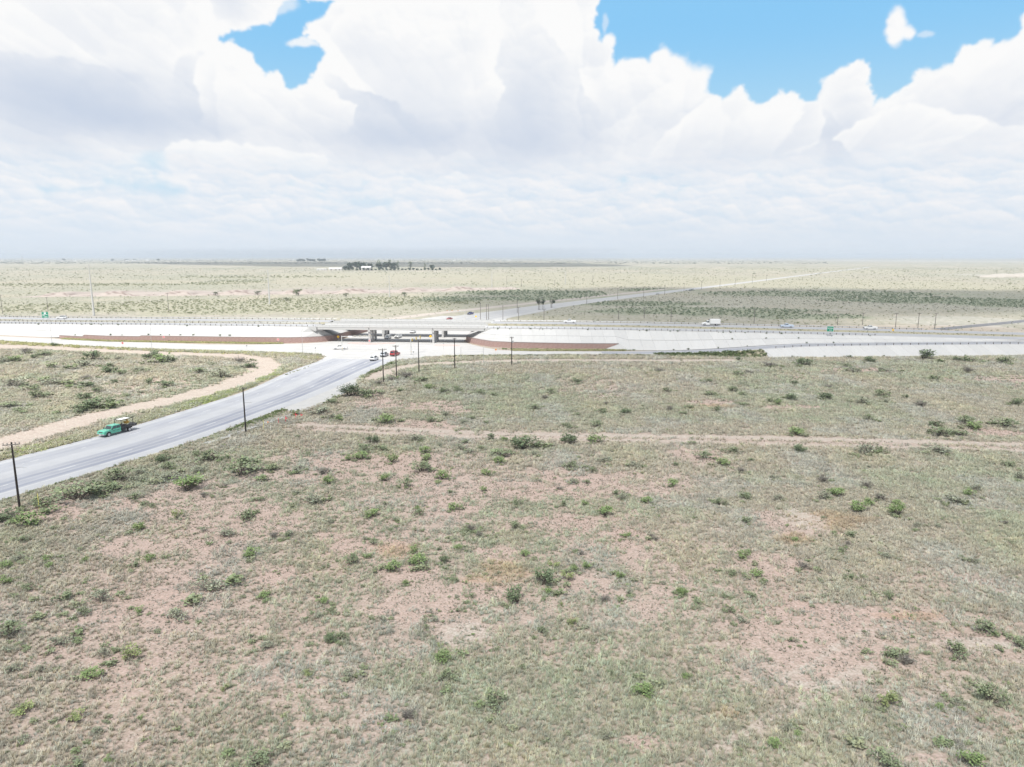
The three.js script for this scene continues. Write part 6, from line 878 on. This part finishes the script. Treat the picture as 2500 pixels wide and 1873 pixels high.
// ---------------------------------------------------------------- trees
function treeShape(seed, o) {
  const r = rng(seed), L = new Leaves(), lobes = [], wood = [bar([0, -0.02, 0], [0.01, o.trunk, 0.01], 0.022, 7, 0.014)];
  for (let i = 0; i < o.lobes; i++) { const a = r() * 6.283, d = Math.sqrt(r()) * o.spread, y = o.trunk + (1 - o.trunk) * (0.12 + 0.74 * r()); lobes.push([Math.cos(a) * d, y, Math.sin(a) * d, o.lobe * (0.7 + 0.6 * r()), 0.75 + 0.5 * r()]); wood.push(bar([0.01, o.trunk * 0.85, 0.01], [Math.cos(a) * d * 0.8, y, Math.sin(a) * d * 0.8], 0.010, 5, 0.004)); }
  for (let i = 0; i < o.leaves; i++) { const [x, y, z, s, t] = lobes[Math.floor(r() * lobes.length)], u = r() * 2 - 1, a = r() * 6.283, q = Math.sqrt(1 - u * u), d = s * Math.pow(r(), 0.4); L.leaf(x + q * Math.cos(a) * d, y + u * d * 0.85, z + q * Math.sin(a) * d, o.size * (0.6 + 0.8 * r()), r, tone(r, 0.2).map((v) => v * t)); }
  return { crown: L.build(), trunk: fuse(wood) };
}
const treeMat = leafMat(0.055, 0.085, 0.045), treeMat2 = leafMat(0.12, 0.15, 0.085);
const ROUND = [401, 402].map((s) => treeShape(s, { trunk: 0.16, lobes: 14, spread: 0.36, lobe: 0.21, leaves: 800, size: 0.12 })), TALL = [411, 412].map((s) => treeShape(s, { trunk: 0.2, lobes: 10, spread: 0.14, lobe: 0.13, leaves: 260, size: 0.07 })), THIN = treeShape(421, { trunk: 0.5, lobes: 9, spread: 0.22, lobe: 0.15, leaves: 420, size: 0.06 }), THICK = treeShape(431, { trunk: 0.1, lobes: 14, spread: 0.55, lobe: 0.24, leaves: 620, size: 0.08 });
function tree(name, label, shape, x, z, h, w, mat, group, turn = 0) { const g = thing(name, label, 'tree', x, 0, z, turn, group); g.scale.set(w, h, w); part(g, 'trunk', shape.trunk, barkMat); part(g, 'crown', shape.crown, mat); return g; }
const farmG = 'dark trees of the farm on the plain';
[[-472, -2030, 11, 16], [-452, -2010, 21, 26], [-436, -2018, 23, 26], [-417, -2012, 22, 26], [-398, -2030, 18, 22], [-372, -2015, 20, 22], [-352, -2010, 22, 24], [-332, -2016, 21, 22], [-228, -2040, 14, 18]].forEach(([x, z, h, w], i) => tree('farm_tree', i < 5 ? 'rounded dark tree of the left clump on the far farm' : i < 8 ? 'rounded dark tree of the right clump on the far farm' : 'lone rounded tree at the right end of the far farm hedge', ROUND[i % 2], x, z, h, w, treeMat, farmG, i));
[[-375, -2030, 32, 16], [-347, -2035, 30, 13], [-322, -2030, 28, 13], [-285, -2020, 24, 20], [-247, -2035, 22, 9]].forEach(([x, z, h, w], i) => tree('farm_tree', 'tall feathery tree rising above the far farm', TALL[i % 2], x, z, h, w * 1.6, treeMat2, farmG, i * 2));
for (let i = 0; i < 26; i++) { const x = -462 + i * 10.5; tree('hedge_tree', 'low dark tree in the hedge row before the far farm', ROUND[i % 2], x, -1992 + (i % 3) * 3, 4.5 + (i * 7 % 4), 9, treeMat, 'hedge row before the farm', i); }
for (let i = 0; i < 12; i++) tree('distant_tree', 'dark tree in the distant grove left of the farm', ROUND[i % 2], -1590 + i * 19, -5345 + (i % 4) * 14, 17 + (i * 5 % 7), 26, treeMat, 'distant grove left of the farm', i);
[[-3160, -5900], [-3110, -5930], [-2900, -5900], [-3330, -6000], [-3700, -5950]].forEach(([x, z], i) => tree('distant_tree', 'tiny dark tree among pale roofs near the left horizon', ROUND[i % 2], x, z, 16 + i, 30, treeMat, 'distant trees near the left horizon', i));
tree('roadside_tree', 'left of three thin-trunked dark trees beyond the bridge', THIN, 19.2, -514, 8, 8, treeMat, undefined, 1); tree('roadside_tree', 'middle of three thin-trunked dark trees beyond the bridge', THIN, 23.4, -522, 7, 7, treeMat, undefined, 3); tree('roadside_tree', 'right of three thin-trunked dark trees beyond the bridge', THIN, 30, -535, 6.4, 8, treeMat, undefined, 5);
tree('broad_tree', 'broad green tree on the plain below the pink bank', THICK, -211, -706, 6.6, 9.5, leafMat(0.11, 0.15, 0.06), undefined, 2);
[[-292, -702, 4, 6], [-254, -713, 4.4, 6.5], [-160, -690, 3.4, 6], [-105, -700, 3.6, 7], [-196, -620, 3, 6]].forEach(([x, z, h, w], i) => tree('broad_tree', 'small dark mesquite tree by the foot of the pink bank', THICK, x, z, h, w, treeMat2, 'mesquites by the pink bank', i));

// ---------------------------------------------------------------- the pink cut bank on the plain
{
  const base = [[-470, -668], [-430, -684], [-370, -694], [-300, -706], [-267, -716], [-200, -730], [-130, -756], [-60, -800], [10, -840]], xs = range(-470, 10, 160), rows = 9, p = [], c = [], ix = [];
  xs.forEach((x, i) => { const z = lerpTable(base, x), n = samp(SMOOTH, x / 110, 0.3), n2 = samp(FINE, x / 60, 0.7), H = (0.8 + 3.6 * sstep(0.4, 0.65, n)) * sstep(-470, -430, x) * sstep(10, -70, x);
    for (let k = 0; k < rows; k++) { const t = [0, 0.12, 0.3, 0.45, 0.62, 0.8, 1, 1, 1][k], j = (samp(FINE, x / 23 + k * 0.21, k * 0.37) - 0.5), back = k < 7 ? -t * 7 + j * 2.4 * (k ? 1 : 0) + (n2 - 0.5) * 7 * t : k === 7 ? -22 : -80; p.push(x, k === 8 ? -0.05 : H * t + (k > 0 && k < 7 ? j * 0.5 : 0), z + back); const v = 0.8 + 0.4 * samp(FINE, x / 17, k * 0.29), d = sstep(0.50, 0.62, samp(FINE, x / 37, k * 0.17 + 0.4)); const col = mix3([0.365, 0.315, 0.285], [0.17, 0.125, 0.11], d * (k > 2 && k < 7 ? 0.8 : 0.2)); c.push(...col.map((q) => q * v)); }
    if (i) for (let k = 1; k < rows; k++) { const a = (i - 1) * rows + k - 1, b = i * rows + k - 1; ix.push(a, b, a + 1, b, b + 1, a + 1); } });
  const g = new THREE.BufferGeometry(); g.setAttribute('position', new THREE.Float32BufferAttribute(p, 3)); g.setAttribute('color', new THREE.Float32BufferAttribute(c, 3)); g.setIndex(ix); g.computeVertexNormals();
  struct('earth_bank', g, new THREE.MeshStandardMaterial({ vertexColors: true, roughness: 1, side: THREE.DoubleSide }));
  const mound = new THREE.SphereGeometry(1, 24, 12, 0, 6.283, 0, 1.57), q = mound.attributes.position; for (let i = 0; i < q.count; i++) { const k = 0.8 + 0.5 * samp(FINE, q.getX(i) * 0.2, q.getZ(i) * 0.2); q.setXYZ(i, q.getX(i) * k, q.getY(i) * k, q.getZ(i) * k); } mound.computeVertexNormals();
  [[890, -1330, 26, 4, 16], [925, -1350, 30, 6, 18], [965, -1345, 34, 7, 20], [1010, -1340, 30, 5, 18]].forEach(([x, z, a, b, d]) => { const m = struct('caliche_mound', mound, std(0.37, 0.34, 0.305, 1)); m.name = numbered('caliche_mound'); m.position.set(x, -0.2, z); m.scale.set(a, b, d); });
}

// ---------------------------------------------------------------- far buildings and masts
const roofPale = std(0.66, 0.66, 0.66, 0.6, 0.1), wallPale = std(0.55, 0.53, 0.5, 0.9);
function shed(name, label, x, z, w, d, h, group) { const g = thing(name, label, 'building', x, 0, z, 0, group); part(g, 'wall', box(w, h, d, 0, h / 2, 0), wallPale); const s = new THREE.Shape([[-d / 2 - 0.5, 0], [d / 2 + 0.5, 0], [0, h * 0.45]].map(([a, b]) => new THREE.Vector2(a, b))), e = new THREE.ExtrudeGeometry(s, { depth: w + 1, bevelEnabled: false }); e.rotateY(Math.PI / 2); e.translate(-w / 2 - 0.5, h + 0.01, 0); part(g, 'roof', e, roofPale); for (const q of [-0.3, 0.05, 0.33]) part(g, 'door', box(w * 0.12, h * 0.7, 0.1, q * w, h * 0.35, d / 2 + 0.06), std(0.2, 0.19, 0.18, 0.9)); }
shed('barn', 'long white-roofed barn at the left of the far farm', -492, -2006, 36, 14, 5); shed('barn', 'low pale shed at the left end of the far farm', -530, -2004, 26, 12, 3); shed('barn', 'white-roofed farm building between the two tree clumps', -405, -1998, 0.1 + 26, 14, 8);
for (const [x, z] of [[-3140, -5880], [-3090, -5890], [-2980, -5900]]) shed('distant_house', 'tiny pale roof near the left horizon among trees', x, z, 28, 14, 7, 'distant houses near the left horizon');
function radioMast(label, x, z, h) { const g = thing('radio_mast', label, 'mast', x, 0, z); const w = h * 0.025; part(g, 'lattice', fuse([...[[-1, -1], [1, -1], [1, 1], [-1, 1]].map(([a, b]) => bar([a * w * 2, 0, b * w * 2], [0, h, 0], w * 0.3, 4)), ...range(0.1, 0.8, 7).map((t) => box(w * 4 * (1 - t), w * 0.5, w * 4 * (1 - t), 0, t * h, 0))]), galvPale); part(g, 'antenna', cyl(w * 0.3, w * 0.1, h * 0.12, 0, h, 0, 6), galvPale); }
radioMast('lattice mast on the horizon at the far left', -2760, -4060, 48); radioMast('left of two masts on the horizon at the right', 4200, -7600, 62); radioMast('right of two masts on the horizon at the right', 4540, -7600, 66); radioMast('thin mast on the horizon left of centre', -2340, -6500, 52);
{
  const r = rng(131), L = []; for (let i = 0; i < 420; i++) { const z = -6400 - 5200 * r(), x = z * (0.72 - 0.72 * Math.pow(r(), 0.8)) + (r() < 0.12 ? 2500 : 0), w = 10 + 26 * r() * r(), h = 4 + 5 * r(), k = 0.35 + 0.4 * r(); L.push([x, h / 2, z, w, h, 12, (r() - 0.5) * 0.6, [k, k, k * 0.98]]); }
  scatter('distant_town', new THREE.BoxGeometry(1, 1, 1), std(1, 1, 1, 0.8), L);
  const T = []; for (let i = 0; i < 2600; i++) { const z = -3800 - 9000 * r() * r(), x = z * (0.76 - 1.2 * Math.pow(r(), 1.3)), w = 7 + 11 * r(); T.push([x, 0, z, w * 1.5, w * 0.4, w, r() * 6, [0.10, 0.125, 0.09]]); }
  scatter('distant_woods', scrub[0], whiteLeaf, T);
}

// ---------------------------------------------------------------- look-alikes are told apart by their order from left to right
{
  const tens = ['', '', 'twenty', 'thirty', 'forty'], one = ['', 'first', 'second', 'third', 'fourth', 'fifth', 'sixth', 'seventh', 'eighth', 'ninth', 'tenth', 'eleventh', 'twelfth', 'thirteenth', 'fourteenth', 'fifteenth', 'sixteenth', 'seventeenth', 'eighteenth', 'nineteenth'], ord = (n) => (n < 20 ? one[n] : n % 10 ? `${tens[Math.floor(n / 10)]}-${one[n % 10]}` : `${tens[n / 10].slice(0, -1)}ieth`);
  const same = new Map();
  for (const o of scene.children) if (o.userData.label) { const l = o.userData.label; if (!same.has(l)) same.set(l, []); same.get(l).push(o); }
  for (const [l, list] of same) if (list.length > 1) { list.sort((a, b) => a.position.x / -a.position.z - b.position.x / -b.position.z); list.forEach((o, i) => { o.userData.label = `${l}, ${i === 0 ? 'leftmost' : i === list.length - 1 ? 'rightmost' : `${ord(i + 1)} from left`}`; }); }
}

renderer.render(scene, camera);
